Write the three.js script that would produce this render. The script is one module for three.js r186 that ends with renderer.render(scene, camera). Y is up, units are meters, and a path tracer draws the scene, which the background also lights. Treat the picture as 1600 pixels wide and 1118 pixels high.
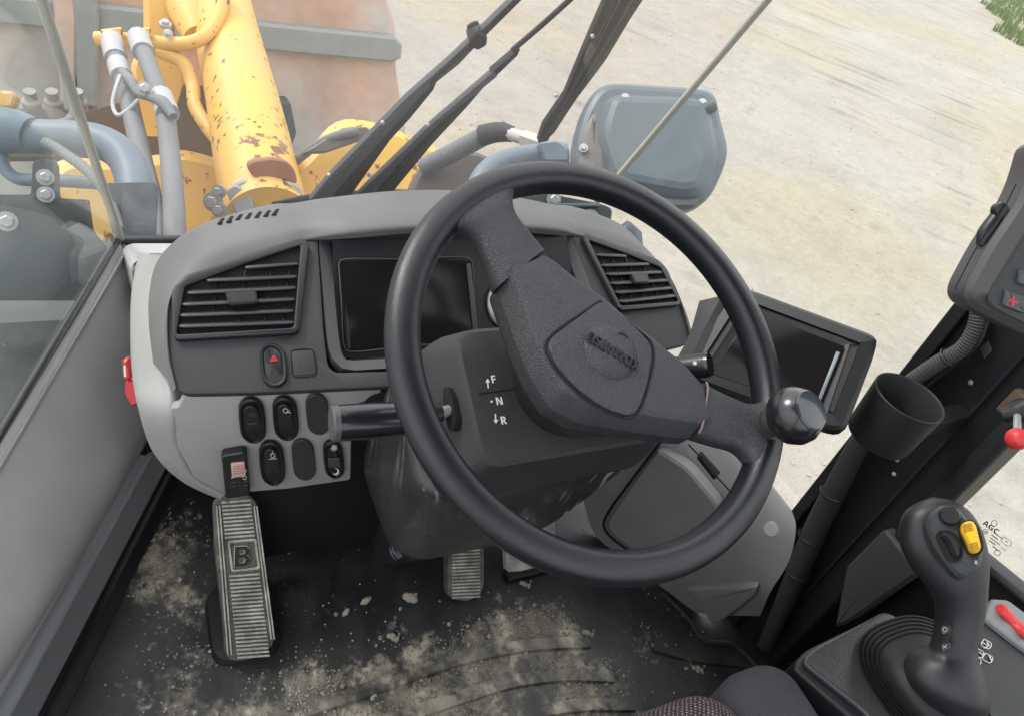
import * as THREE from 'three';
import { mergeGeometries } from 'three/addons/utils/BufferGeometryUtils.js';
import { RoundedBoxGeometry } from 'three/addons/geometries/RoundedBoxGeometry.js';
import { TextGeometry } from 'three/addons/geometries/TextGeometry.js';
import { FontLoader } from 'three/addons/loaders/FontLoader.js';

// ------------------------------------------------------------------ camera, sky, sun, exposure
// metres; the origin is the centre of the steering wheel, -z is the front of the machine
const W = 1600, H = 1118, FOCAL = 1158;
const scene = new THREE.Scene();
const camera = new THREE.PerspectiveCamera(2 * Math.atan(H / 2 / FOCAL) * 180 / Math.PI, W / H, 0.02, 4000);
camera.position.set(-0.368, 0.398, 0.395);
camera.rotation.set(-39.0 * Math.PI / 180, -34.8 * Math.PI / 180, 18.1 * Math.PI / 180, 'YXZ');
camera.updateMatrixWorld(true);
scene.add(camera);
const GROUND = -2.4, FLOOR = -0.70;

const renderer = new THREE.WebGLRenderer({ antialias: true });
renderer.toneMapping = THREE.LinearToneMapping;
renderer.toneMappingExposure = 1.75;
renderer.shadowMap.enabled = true;

{ // overcast sky: pale, a little brighter overhead
  const w = 256, h = 128, d = new Float32Array(w * h * 4);
  for (let j = 0; j < h; j++) for (let i = 0; i < w; i++) {
    const el = ((j + 0.5) / h - 0.5) * Math.PI, az = (i / w) * Math.PI * 2, s = Math.max(0, Math.sin(el));
    const cl = 1 + 0.07 * Math.sin(az * 3 + s * 5) + 0.05 * Math.sin(az * 7 - s * 11) + 0.04 * Math.sin(az * 13 + s * 23);
    const b = (el > 0 ? 0.92 + 0.5 * s : 0.92 * Math.max(0.35, 1 + el * 3)) * cl;
    const o = (j * w + i) * 4;
    d[o] = b * 0.97; d[o + 1] = b * 0.99; d[o + 2] = b * 1.03; d[o + 3] = 1;
  }
  const sky = new THREE.DataTexture(d, w, h, THREE.RGBAFormat, THREE.FloatType);
  sky.mapping = THREE.EquirectangularReflectionMapping;
  sky.magFilter = sky.minFilter = THREE.LinearFilter; sky.needsUpdate = true;
  scene.background = sky; scene.environment = sky;
}
const sun = new THREE.DirectionalLight(new THREE.Color(1, 0.96, 0.9), 1.45);
sun.position.set(-11, 17, -15); sun.target.position.set(0, -1, -2); sun.castShadow = true;
sun.shadow.radius = 30; sun.shadow.mapSize.set(2048, 2048);
Object.assign(sun.shadow.camera, { left: -25, right: 35, top: 35, bottom: -25, near: 1, far: 90 });
scene.add(sun, sun.target);

// ------------------------------------------------------------------ helpers
let seed = 7;
const rnd = () => { seed = (seed * 1664525 + 1013904223) >>> 0; return seed / 4294967296; };
const rr = (a, b) => a + (b - a) * rnd();
const V = (x, y, z) => new THREE.Vector3(x, y, z);
const EYE = camera.position.clone();
const ray = (x, y) => V((x - W / 2) / FOCAL, -(y - H / 2) / FOCAL, -1).applyQuaternion(camera.quaternion);
const at = (x, y, d) => ray(x, y).multiplyScalar(d).add(EYE);
const RIGHT = V(1, 0, 0).applyQuaternion(camera.quaternion);
class Pl { // a plane in the place, with its own two axes
  constructor(n, p, u) {
    this.n = n.clone().normalize(); this.p = p.clone();
    const r = u || RIGHT;
    this.u = r.clone().addScaledVector(this.n, -r.dot(this.n)).normalize();
    this.v = this.n.clone().cross(this.u);
  }
  lift(d) { return new Pl(this.n, this.p.clone().addScaledVector(this.n, d), this.u); }
  on(x, y) { const r = ray(x, y); return r.multiplyScalar(this.n.dot(this.p.clone().sub(EYE)) / this.n.dot(r)).add(EYE); }
  l(q) { const d = q.clone().sub(this.p); return new THREE.Vector2(d.dot(this.u), d.dot(this.v)); }
  lp(x, y) { return this.l(this.on(x, y)); }
  w(a, b, c = 0) { return this.p.clone().addScaledVector(this.u, a).addScaledVector(this.v, b).addScaledVector(this.n, c); }
  m() { return new THREE.Matrix4().makeBasis(this.u, this.v, this.n).setPosition(this.p); }
}
// normals weighted by corner angle, kept apart where faces meet more sharply than `limit`
function toCreasedNormals(geo, limit) {
  const g = geo.index ? geo.toNonIndexed() : geo, P = g.attributes.position, n = P.count, at3 = i => V(P.getX(i), P.getY(i), P.getZ(i)), fn = [], w = new Float32Array(n), key = new Map(), ids = new Int32Array(n);
  for (let i = 0; i < n; i += 3) {
    const q = [at3(i), at3(i + 1), at3(i + 2)]; fn.push(q[1].clone().sub(q[0]).cross(q[2].clone().sub(q[0])).normalize());
    for (let k = 0; k < 3; k++) {
      const a = q[(k + 1) % 3].clone().sub(q[k]), b = q[(k + 2) % 3].clone().sub(q[k]), l = a.length() * b.length(); w[i + k] = l > 1e-14 ? Math.acos(Math.max(-1, Math.min(1, a.dot(b) / l))) : 0;
      const s = Math.round(q[k].x * 2e5) + ',' + Math.round(q[k].y * 2e5) + ',' + Math.round(q[k].z * 2e5); if (!key.has(s)) key.set(s, []); key.get(s).push(i + k); ids[i + k] = i;
    }
  }
  const N = new Float32Array(n * 3), c = Math.cos(limit);
  for (const list of key.values()) for (const i of list) {
    const f = fn[(i / 3) | 0]; let x = 0, y = 0, z = 0;
    for (const j of list) { const h = fn[(j / 3) | 0]; if (f.dot(h) > c) { x += h.x * w[j]; y += h.y * w[j]; z += h.z * w[j]; } }
    const l = Math.hypot(x, y, z) || 1; N[i * 3] = x / l; N[i * 3 + 1] = y / l; N[i * 3 + 2] = z / l;
  }
  g.setAttribute('normal', new THREE.BufferAttribute(N, 3)); return g;
}
const plane3 = (a, b, c) => { const n = b.clone().sub(a).cross(c.clone().sub(a)); if (n.dot(EYE.clone().sub(a)) < 0) n.negate(); return new Pl(n, a); };
const horizontal = y => new Pl(V(0, 1, 0), V(0, y, 0));
function shapeOf(pts, r = 0) {
  if (THREE.ShapeUtils.area(pts) < 0) pts = pts.slice().reverse();
  const s = new THREE.Shape(), n = pts.length;
  if (!r) { s.setFromPoints(pts); return s; }
  for (let i = 0; i < n; i++) {
    const p = pts[i], a = pts[(i + n - 1) % n], b = pts[(i + 1) % n];
    const ra = Math.min(r, p.distanceTo(a) * 0.45), rb = Math.min(r, p.distanceTo(b) * 0.45);
    const s0 = p.clone().add(a.clone().sub(p).setLength(ra)), s1 = p.clone().add(b.clone().sub(p).setLength(rb));
    i ? s.lineTo(s0.x, s0.y) : s.moveTo(s0.x, s0.y);
    s.quadraticCurveTo(p.x, p.y, s1.x, s1.y);
  }
  s.closePath(); return s;
}
// a slab lying on a plane: front face at `lift`, thickness t going back, bevelled edge b, corner radius r
function slab(pl, pts, { t = 0.004, lift = 0, b = 0.001, r = 0, holes = [], seg = 2, local = false } = {}) {
  const P = q => local ? new THREE.Vector2(q[0], q[1]) : pl.lp(q[0], q[1]);
  const s = shapeOf(pts.map(P), r);
  for (const h of holes) { const hp = shapeOf(h.pts.map(P), h.r || 0); s.holes.push(new THREE.Path(hp.getPoints(6).reverse())); }
  const g = new THREE.ExtrudeGeometry(s, { depth: Math.max(1e-4, t - 2 * b), bevelEnabled: b > 0, bevelThickness: b, bevelSize: b, bevelOffset: -b, bevelSegments: seg, curveSegments: 6 });
  g.translate(0, 0, lift - t + b); g.applyMatrix4(pl.m());
  return toCreasedNormals(g, 0.55);
}
function grid(rows, closed, caps) { // surface through rows of points
  const nr = rows.length, nc = rows[0].length, pos = [], idx = [];
  rows.forEach(r => r.forEach(p => pos.push(p.x, p.y, p.z)));
  const cc = closed ? nc : nc - 1;
  for (let i = 0; i < nr - 1; i++) for (let j = 0; j < cc; j++) {
    const a = i * nc + j, b = i * nc + (j + 1) % nc, c = a + nc, d = b + nc;
    idx.push(a, b, d, a, d, c);
  }
  const cap = (ri, flip) => {
    const c = V(0, 0, 0); rows[ri].forEach(p => c.addScaledVector(p, 1 / nc));
    const k = pos.length / 3; pos.push(c.x, c.y, c.z);
    for (let j = 0; j < cc; j++) { const a = ri * nc + j, b = ri * nc + (j + 1) % nc; flip ? idx.push(k, b, a) : idx.push(k, a, b); }
  };
  if (caps) { if (caps !== 'end') cap(0, true); if (caps !== 'start') cap(nr - 1, false); }
  const g = new THREE.BufferGeometry();
  g.setAttribute('position', new THREE.Float32BufferAttribute(pos, 3)); g.setIndex(idx);
  return g;
}
function loft(rings, { caps = 'both', crease = 0.7, sub = 0 } = {}) {
  if (sub) rings = subRows(rings, sub);
  return toCreasedNormals(grid(rings, true, caps), crease);
}
function subRows(rows, k) { // catmull-rom between rows
  const nc = rows[0].length, out = [], n = (rows.length - 1) * k;
  const curves = [];
  for (let j = 0; j < nc; j++) curves.push(new THREE.CatmullRomCurve3(rows.map(r => r[j]), false, 'catmullrom', 0.5));
  for (let i = 0; i <= n; i++) out.push(curves.map(c => c.getPoint(i / n)));
  return out;
}
const transpose = rows => rows[0].map((_, j) => rows.map(r => r[j]));
function shell(rows, { ku = 6, kv = 6, t = 0.004, crease = 0.9 } = {}) { // smooth sheet with thickness
  let r = rows;
  if (kv > 1) r = subRows(r, kv);
  if (ku > 1) r = transpose(subRows(transpose(r), ku));
  const top = grid(r, false); top.computeVertexNormals();
  const N = top.attributes.normal, P = top.attributes.position, nr = r.length, nc = r[0].length;
  const at2 = (i, j, s) => { const k = i * nc + j; return V(P.getX(k) - s * N.getX(k), P.getY(k) - s * N.getY(k), P.getZ(k) - s * N.getZ(k)); };
  const c = Math.floor(nr / 2) * nc + Math.floor(nc / 2);
  const out = V(N.getX(c), N.getY(c), N.getZ(c)).dot(EYE.clone().sub(V(P.getX(c), P.getY(c), P.getZ(c)))) > 0 ? 1 : -1;
  const rings = [];
  for (let i = 0; i < nr; i++) {
    const ring = [];
    for (let j = 0; j < nc; j++) ring.push(at2(i, j, 0));
    for (let j = nc - 1; j >= 0; j--) ring.push(at2(i, j, t * out));
    rings.push(ring);
  }
  const g = grid(rings, true), idx = [...g.index.array], m = 2 * nc;
  for (const ri of [0, nr - 1]) for (let j = 0; j < nc - 1; j++) { const a = ri * m + j, b = a + 1, d = ri * m + (m - 1 - j), e = d - 1; idx.push(a, b, e, a, e, d); }
  g.setIndex(idx);
  return toCreasedNormals(g, crease);
}
function closedRing(pts, n) { return new THREE.CatmullRomCurve3(pts, true, 'centripetal').getSpacedPoints(n).slice(0, n); }
function polyRing(pl, px, n, r = 0.004, local) { // rounded polygon outline as n points in the place
  const s = shapeOf(px.map(q => local ? new THREE.Vector2(q[0], q[1]) : pl.lp(q[0], q[1])), r);
  return s.getSpacedPoints(n).slice(0, n);
}
function inset(pts, d) {
  const n = pts.length, o = [];
  for (let i = 0; i < n; i++) {
    const t = pts[(i + 1) % n].clone().sub(pts[(i + n - 1) % n]); if (t.length() < 1e-7) t.set(1, 0); t.normalize();
    o.push(pts[i].clone().add(new THREE.Vector2(-t.y, t.x).multiplyScalar(d)));
  }
  return o;
}
// block with sloping sides: [[inset, lift], ...] from the foot to the top of an outline
function mound(pl, px, steps, { n = 64, r = 0.01, local = false, crease = 0.5 } = {}) {
  const o = polyRing(pl, px, n, r, local);
  return loft(steps.map(([d, h]) => inset(o, d).map(q => pl.w(q.x, q.y, h))), { crease });
}
function tube(pts, r, { seg = 40, rad = 10, closed = false } = {}) {
  const rs = Array.isArray(r) ? r : [r];
  const c = new THREE.CatmullRomCurve3(pts, closed, 'centripetal');
  const fr = c.computeFrenetFrames(seg, closed), rings = [];
  for (let i = 0; i <= seg; i++) {
    const t = i / seg, p = c.getPointAt(t), f = t * (rs.length - 1), k = Math.min(rs.length - 2, Math.floor(f));
    const q = rs.length > 1 ? rs[k] + (rs[k + 1] - rs[k]) * (f - k) : rs[0], ring = [];
    for (let a = 0; a < rad; a++) { const th = a / rad * Math.PI * 2; ring.push(p.clone().addScaledVector(fr.normals[i], Math.cos(th) * q).addScaledVector(fr.binormals[i], Math.sin(th) * q)); }
    rings.push(ring);
  }
  return loft(rings, { caps: closed ? null : 'both', crease: 0.8 });
}
// rings given by their left and right edge in the picture, a depth and a thickness ratio
function ringLoft(list, { n = 28, sub = 4, pw = 2.2 } = {}) {
  const L = list.map(([a, b, c, d, z, k]) => { const l = at(a, b, z), r = at(c, d, z); return { c: l.clone().add(r).multiplyScalar(0.5), u: r.clone().sub(l).multiplyScalar(0.5), k }; });
  const rings = L.map((q, i) => {
    const ax = L[Math.min(L.length - 1, i + 2)].c.clone().sub(L[Math.max(0, i - 2)].c).normalize();
    const w = ax.cross(q.u).normalize().multiplyScalar(q.u.length() * q.k), ring = [];
    for (let a = 0; a < n; a++) {
      const t = a / n * Math.PI * 2, ct = Math.cos(t), st = Math.sin(t);
      ring.push(q.c.clone().addScaledVector(q.u, Math.sign(ct) * Math.abs(ct) ** (2 / pw)).addScaledVector(w, Math.sign(st) * Math.abs(st) ** (2 / pw)));
    }
    return ring;
  });
  return loft(rings, { sub, crease: 0.9 });
}
function lathe(profile, pos, axis, seg = 32) {
  const g = new THREE.LatheGeometry(profile.map(p => new THREE.Vector2(p[0], p[1])), seg);
  g.applyQuaternion(new THREE.Quaternion().setFromUnitVectors(V(0, 1, 0), axis.clone().normalize())); g.translate(pos.x, pos.y, pos.z);
  return toCreasedNormals(g, 0.6);
}
const bolt = (pos, axis, r, h = r * 0.8) => mergeGeometries([clean(lathe([[0, -h], [r * 1.5, -h], [r * 1.5, 0], [0, 0]], pos, axis, 20)), clean(lathe([[0, -h], [r, -h], [r, h * 0.8], [r * 0.8, h], [0, h]], pos, axis, 6))]);
function mirrorX(g) {
  const c = clean(g); c.applyMatrix4(new THREE.Matrix4().makeScale(-1, 1, 1));
  for (const k of ['position', 'normal', 'uv']) {
    const a = c.attributes[k], s = a.itemSize;
    for (let i = 0; i < a.count; i += 3) for (let j = 0; j < s; j++) { const t = a.array[(i + 1) * s + j]; a.array[(i + 1) * s + j] = a.array[(i + 2) * s + j]; a.array[(i + 2) * s + j] = t; }
  }
  return c;
}
function boxAt(x0, x1, y0, y1, z0, z1, r = 0.003) { const g = new RoundedBoxGeometry(x1 - x0, y1 - y0, z1 - z0, 2, Math.min(r, (x1 - x0) / 2.1, (y1 - y0) / 2.1, (z1 - z0) / 2.1)); g.translate((x0 + x1) / 2, (y0 + y1) / 2, (z0 + z1) / 2); return g; }
function boxUV(g) { // uv in metres from the dominant direction of each face
  const P = g.attributes.position, n = P.count, uv = new Float32Array(n * 2), a = V(0, 0, 0), b = V(0, 0, 0), c = V(0, 0, 0);
  for (let i = 0; i < n; i += 3) {
    a.fromBufferAttribute(P, i); b.fromBufferAttribute(P, i + 1); c.fromBufferAttribute(P, i + 2);
    const m = b.clone().sub(a).cross(c.clone().sub(a)), x = Math.abs(m.x), y = Math.abs(m.y), z = Math.abs(m.z);
    [a, b, c].forEach((p, k) => {
      const q = y >= x && y >= z ? [p.x, p.z] : x >= z ? [p.z, p.y] : [p.x, p.y];
      uv[(i + k) * 2] = q[0]; uv[(i + k) * 2 + 1] = q[1];
    });
  }
  g.setAttribute('uv', new THREE.BufferAttribute(uv, 2)); return g;
}
function clean(g) {
  const keep = g.userData.uv; let q = g.index ? g.toNonIndexed() : g.clone();
  for (const k of Object.keys(q.attributes)) if (!['position', 'normal', 'uv'].includes(k)) q.deleteAttribute(k);
  if (!q.attributes.normal) q.computeVertexNormals();
  if (!keep || !q.attributes.uv) boxUV(q);
  q.morphAttributes = {}; q.userData = { uv: true }; return q;
}
const used = {};
const numbered = n => { used[n] = (used[n] ?? -1) + 1; return used[n] ? `${n}_${String(used[n]).padStart(3, '0')}` : n; };
function thing(name, label, category, base, group) {
  const o = new THREE.Group(); o.name = numbered(name); o.position.copy(base); scene.add(o);
  o.userData = { label, category }; if (group) o.userData.group = group; return o;
}
function part(parent, name, geo, mat, label) { // geometry is given in the place; the mesh stands under its thing
  const g = (Array.isArray(geo) ? geo : [geo]).map(clean), q = g.length > 1 ? mergeGeometries(g) : g[0];
  const off = V(0, 0, 0); for (let p = parent; p && p !== scene; p = p.parent) off.add(p.position);
  q.translate(-off.x, -off.y, -off.z);
  const m = new THREE.Mesh(q, mat); m.name = parent === scene ? numbered(name) : name; m.castShadow = m.receiveShadow = true;
  if (label) m.userData.label = label; parent.add(m); return m;
}
const struct = (name, geo, mat, kind = 'structure') => { const m = part(scene, name, geo, mat); m.userData.kind = kind; return m; };

// ------------------------------------------------------------------ procedural textures
const hash = (x, y, s) => { let h = (x * 374761393 + y * 668265263 + s * 1442695041) | 0; h = Math.imul(h ^ (h >>> 13), 1274126177); return ((h ^ (h >>> 16)) >>> 0) / 4294967296; };
function vnoise(x, y, per, s) { // tileable value noise
  const xi = Math.floor(x), yi = Math.floor(y), fx = x - xi, fy = y - yi, u = fx * fx * (3 - 2 * fx), v = fy * fy * (3 - 2 * fy), w = k => ((k % per) + per) % per;
  const a = hash(w(xi), w(yi), s), b = hash(w(xi + 1), w(yi), s), c = hash(w(xi), w(yi + 1), s), d = hash(w(xi + 1), w(yi + 1), s);
  return a + (b - a) * u + (c - a) * v + (a - b - c + d) * u * v;
}
function fbm(x, y, per, oct, s) { let t = 0, a = 0.5, n = 0; for (let i = 0; i < oct; i++) { t += a * vnoise(x, y, per, s + i); n += a; a *= 0.5; x *= 2; y *= 2; per *= 2; } return t / n; }
function tex(size, fn, metres, color) {
  const d = new Uint8Array(size * size * 4);
  for (let j = 0; j < size; j++) for (let i = 0; i < size; i++) {
    const c = fn(i / size, j / size), o = (j * size + i) * 4, k = Array.isArray(c);
    for (let q = 0; q < 3; q++) d[o + q] = Math.max(0, Math.min(255, (k ? c[q] : c) * 255)); d[o + 3] = 255;
  }
  const t = new THREE.DataTexture(d, size, size); t.wrapS = t.wrapT = THREE.RepeatWrapping; t.magFilter = THREE.LinearFilter; t.minFilter = THREE.LinearMipmapLinearFilter; t.generateMipmaps = true; t.anisotropy = 8;
  if (color) t.colorSpace = THREE.SRGBColorSpace; t.repeat.set(1 / metres, 1 / metres); t.needsUpdate = true; return t;
}
const resize = (t, m) => { const c = t.clone(); c.repeat.set(1 / m, 1 / m); c.needsUpdate = true; return c; };
const cells = (u, v, n, s) => { // distance to cell borders, for leather grain
  const x = u * n, y = v * n, xi = Math.floor(x), yi = Math.floor(y); let d1 = 9, d2 = 9;
  for (let a = -1; a < 2; a++) for (let b = -1; b < 2; b++) {
    const cx = xi + a, cy = yi + b, wx = ((cx % n) + n) % n, wy = ((cy % n) + n) % n, dx = cx + hash(wx, wy, s) - x, dy = cy + hash(wx, wy, s + 9) - y, d = dx * dx + dy * dy;
    if (d < d1) { d2 = d1; d1 = d; } else if (d < d2) d2 = d;
  }
  return Math.sqrt(d2) - Math.sqrt(d1);
};
const grainT = tex(512, (u, v) => Math.min(1, cells(u, v, 48, 3) * 1.6) * 0.8 + 0.2 * fbm(u * 16, v * 16, 16, 3, 5), 0.075);
const speckT = tex(512, (u, v) => fbm(u * 128, v * 128, 128, 2, 11), 0.10);
const wearT = tex(512, (u, v) => 0.42 + 0.35 * fbm(u * 6, v * 6, 6, 5, 21) + 0.12 * (fbm(u * 64, v * 64, 64, 2, 31) - 0.5), 0.35);
const dustT = tex(512, (u, v) => { const a = fbm(u * 5, v * 5, 5, 5, 41), b = hash(Math.floor(u * 512), Math.floor(v * 512), 3); const k = 0.895 + 0.09 * a + (b > 0.994 ? 0.22 : 0); return [k, k, k]; }, 0.3, true);
const scuffT = tex(512, (u, v) => { // scratched black plastic: pale rubbed strokes
  let k = 0.13 + 0.09 * fbm(u * 8, v * 8, 8, 4, 51);
  const s = fbm(u * 40 + v * 8, v * 5, 40, 3, 61), m = fbm(u * 3, v * 3, 3, 4, 71);
  if (m > 0.45) k += Math.max(0, s - 0.54) * (m - 0.45) * 7; return [k, k * 1.02, k * 1.06];
}, 0.3, true);
const yellowT = tex(1024, (u, v) => {
  const a = fbm(u * 5, v * 5, 5, 5, 81), c = fbm(u * 44, v * 44, 44, 4, 91), d = fbm(u * 3, v * 3, 3, 3, 95);
  const c2 = fbm(u * 90, v * 90, 90, 3, 97), chip = Math.max(0, Math.min(1, (c * 0.5 + c2 * 0.3 + d * 0.4 - 0.735) * 16)) * 0.9;
  const y = [0.93 - 0.04 * a, 0.75 - 0.04 * a, 0.30 + 0.18 * a], r = [0.45, 0.30, 0.2];
  return y.map((q, i) => q + (r[i] - q) * chip);
}, 1.1, true);
const bucketT = tex(1024, (u, v) => {
  const a = fbm(u * 3, v * 3, 3, 5, 101), b = fbm(u * 9, v * 4, 9, 5, 111), c = fbm(u * 60, v * 60, 60, 2, 121);
  const t = Math.max(0, Math.min(1, (a - 0.45) * 3)), g = [0.74, 0.73, 0.71], o = [0.86, 0.62, 0.48], k = 0.86 + 0.2 * b + 0.08 * (c - 0.5);
  return g.map((q, i) => (q + (o[i] - q) * t) * k);
}, 2.4, true);
const groundT = tex(2048, (u, v) => {
  const a = fbm(u * 4, v * 4, 4, 6, 131), s = fbm(u * 5, v * 34, 5, 5, 141), s2 = fbm(u * 9 + 0.3, v * 70, 9, 4, 151), g = fbm(u * 256, v * 256, 256, 2, 161), m = fbm(u * 7, v * 7, 7, 4, 171), c = fbm(u * 48, v * 48, 48, 4, 181);
  let k = 0.86 + 0.10 * (a - 0.5) + 0.05 * (s - 0.5) + 0.07 * (g - 0.5) + 0.10 * (c - 0.5);
  if (s2 > 0.58 && m > 0.52) k -= (s2 - 0.58) * (m - 0.52) * 2.8;
  if (c > 0.68) k -= (c - 0.68) * 0.5;
  const t = Math.max(0, Math.min(1, (fbm(u * 6, v * 6, 6, 4, 191) - 0.35) * 3.2));
  return [k * (0.895 + 0.01 * t), k * (0.872 - 0.008 * t), k * (0.835 - 0.065 * t)];
}, 13, true);
const gravelB = tex(512, (u, v) => 0.6 * fbm(u * 40, v * 40, 40, 4, 201) + 0.4 * Math.min(1, cells(u, v, 40, 7) * 1.3), 1.3);
const tweedT = tex(256, (u, v) => { const x = Math.floor(u * 32), y = Math.floor(v * 32), w = (Math.sin(u * 64 * Math.PI) * 0.5 + 0.5) * (Math.sin(v * 64 * Math.PI) * 0.5 + 0.5), p = (x + y) % 2; const q = hash(x, y, 5) * 0.15; return p ? [0.72 * w + q + 0.1, 0.62 * w + q + 0.08, 0.64 * w + q + 0.08] : [0.2 + q * 0.5, 0.13 + q * 0.4, 0.15 + q * 0.4]; }, 0.085, true);
const tweedB = tex(256, (u, v) => (Math.sin(u * 64 * Math.PI) * 0.5 + 0.5) * (Math.sin(v * 64 * Math.PI) * 0.5 + 0.5), 0.085);
// floor mat: black rubber, trodden-in clay and dust where the feet go. One sheet, 1.5 m square
const FX0 = -0.75, FZ0 = -0.95, FS = 1.5;
const dirtAt = (x, z) => {
  const d1 = Math.exp(-(((x - 0.03) / 0.26) ** 2 + ((z - 0.03) / 0.13) ** 2) * 1.1), d2 = Math.exp(-(((x + 0.33) / 0.13) ** 2 + ((z + 0.13) / 0.16) ** 2)) * 0.34, d3 = Math.exp(-(((x - 0.17) / 0.07) ** 2 + ((z + 0.06) / 0.06) ** 2)) * 0.9, d4 = Math.exp(-(((x + 0.36) / 0.06) ** 2 + ((z + 0.33) / 0.09) ** 2)) * 0.7, d5 = Math.exp(-(((x + 0.14) / 0.26) ** 2 + ((z - 0.0) / 0.1) ** 2)) * 1.0;
  return Math.min(1, (d1 + d2 + d3 + d4 + d5) * 1.15);
};
const floorT = tex(1536, (u, v) => {
  const x = FX0 + u * FS, z = FZ0 + v * FS, D = dirtAt(x, z);
  const n = fbm(u * 24, v * 24, 24, 6, 211), n2 = fbm(u * 70, v * 70, 70, 4, 221), n3 = fbm(u * 9, v * 9, 9, 4, 231), st = fbm(u * 60 + v * 20, v * 14, 60, 3, 241);
  const n4 = fbm(u * 200, v * 200, 200, 3, 251), n5 = fbm(u * 45, v * 30, 45, 5, 261);
  const f = n * 0.42 + n2 * 0.33 + n4 * 0.25;
  const clay = Math.max(0, Math.min(1, (f - (0.635 - 0.30 * D)) * 7)) * Math.min(1, D * 12) * (0.6 + 0.4 * n5);
  const dust = Math.max(0, Math.min(1, (n3 * 0.5 + n5 * 0.5 + st * 0.3 - 0.60 + D * 0.55))) * 0.75;
  const sp = hash(Math.floor(u * 900), Math.floor(v * 900), 9) > 0.9965 - D * 0.012 ? 0.5 * n4 + 0.1 : 0;
  const base = [0.145, 0.152, 0.157], dc = [0.50, 0.485, 0.445], cc = [0.78 + 0.6 * (n2 - 0.5), 0.735 + 0.58 * (n2 - 0.5), 0.645 + 0.52 * (n2 - 0.5)];
  return base.map((q, i) => { let k = q + (dc[i] - q) * dust; k += (cc[i] - k) * clay * (0.55 + 0.4 * Math.max(0, Math.min(1, (n5 - 0.42) * 5))); return k + sp * (cc[i] - k); });
}, 1, true);
const floorB = tex(1024, (u, v) => { const x = FX0 + u * FS, z = FZ0 + v * FS; const D = dirtAt(x, z), n = fbm(u * 24, v * 24, 24, 6, 211), n2 = fbm(u * 70, v * 70, 70, 4, 221); return Math.max(0, Math.min(1, (n * 0.62 + n2 * 0.38 - (0.68 - 0.28 * D)) * 4)) * 0.8 + 0.2 * n2; }, 1);

// ------------------------------------------------------------------ materials (linear base colours)
const C = (r, g, b) => new THREE.Color().setRGB(r, g, b);
const mat = (r, g, b, rough, o = {}) => new THREE.MeshStandardMaterial(Object.assign({ color: C(r, g, b), roughness: rough }, o));
const phys = (r, g, b, rough, o = {}) => new THREE.MeshPhysicalMaterial(Object.assign({ color: C(r, g, b), roughness: rough }, o));
const M = {
  greyTrim: mat(0.50, 0.497, 0.49, 0.5, { map: dustT }),
  panelTrim: mat(0.375, 0.372, 0.366, 0.5, { map: dustT }),
  castSteel: mat(0.26, 0.26, 0.255, 0.55, { metalness: 0.2 }),
  greyHood: mat(0.155, 0.155, 0.155, 0.55, { map: dustT }),
  lowerPanel: mat(0.34, 0.35, 0.365, 0.45, { map: dustT }),
  greyDark: mat(0.07, 0.071, 0.074, 0.5, { map: dustT }),
  greyCover: mat(0.26, 0.255, 0.255, 0.5, { map: dustT }),
  fascia: mat(0.034, 0.035, 0.038, 0.6, { map: dustT, bumpMap: speckT, bumpScale: 0.0004 }),
  frame: mat(0.015, 0.016, 0.019, 0.38),
  black: mat(0.008, 0.0088, 0.0105, 0.45, { bumpMap: speckT, bumpScale: 0.0002 }),
  hole: mat(0.004, 0.004, 0.004, 0.9),
  wheel: mat(0.017, 0.018, 0.021, 0.42, { bumpMap: grainT, bumpScale: 0.00035 }),
  rim: mat(0.008, 0.0092, 0.0125, 0.27, { bumpMap: grainT, bumpScale: 0.00012 }),
  grip: mat(0.012, 0.0128, 0.0155, 0.46),
  pad: mat(0.031, 0.0325, 0.0375, 0.38, { bumpMap: grainT, bumpScale: 0.00055 }),
  gloss: phys(0.006, 0.006, 0.009, 0.28, { clearcoat: 0.5, clearcoatRoughness: 0.15 }),
  screen: phys(0.012, 0.011, 0.011, 0.16, { specularIntensity: 0.45 }),
  scuff: mat(1, 1, 1, 0.5, { map: scuffT, roughnessMap: wearT, bumpMap: speckT, bumpScale: 0.0003 }),
  rubber: mat(0.013, 0.0135, 0.0145, 0.62, { map: dustT }),
  steel: mat(0.42, 0.42, 0.42, 0.42, { metalness: 0.45 }),
  headliner: mat(0.07, 0.07, 0.072, 0.9),
  white: mat(0.75, 0.75, 0.75, 0.6),
  red: mat(0.55, 0.035, 0.04, 0.4),
  yellowKnob: mat(0.75, 0.43, 0.02, 0.4),
  yellow: mat(0.82, 0.82, 0.82, 0.5, { map: yellowT }),
  bucket: mat(0.92, 0.94, 0.95, 0.75, { map: bucketT }),
  greyBand: mat(0.29, 0.31, 0.30, 0.6, { map: dustT }),
  blueGrey: mat(0.085, 0.115, 0.138, 0.42, { map: resize(dustT, 0.9) }),
  steelBlue: mat(0.16, 0.205, 0.25, 0.5, { map: resize(dustT, 0.9) }),
  plate: mat(0.06, 0.075, 0.08, 0.55, { map: dustT }),
  hose: mat(0.19, 0.2, 0.21, 0.7, { map: resize(dustT, 0.5) }),
  seal: mat(0.42, 0.42, 0.37, 0.7, { map: dustT }),
  ground: mat(0.54, 0.535, 0.52, 0.95, { map: groundT, bumpMap: gravelB, bumpScale: 0.011 }),
  clay: mat(0.36, 0.32, 0.25, 0.95),
};

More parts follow.
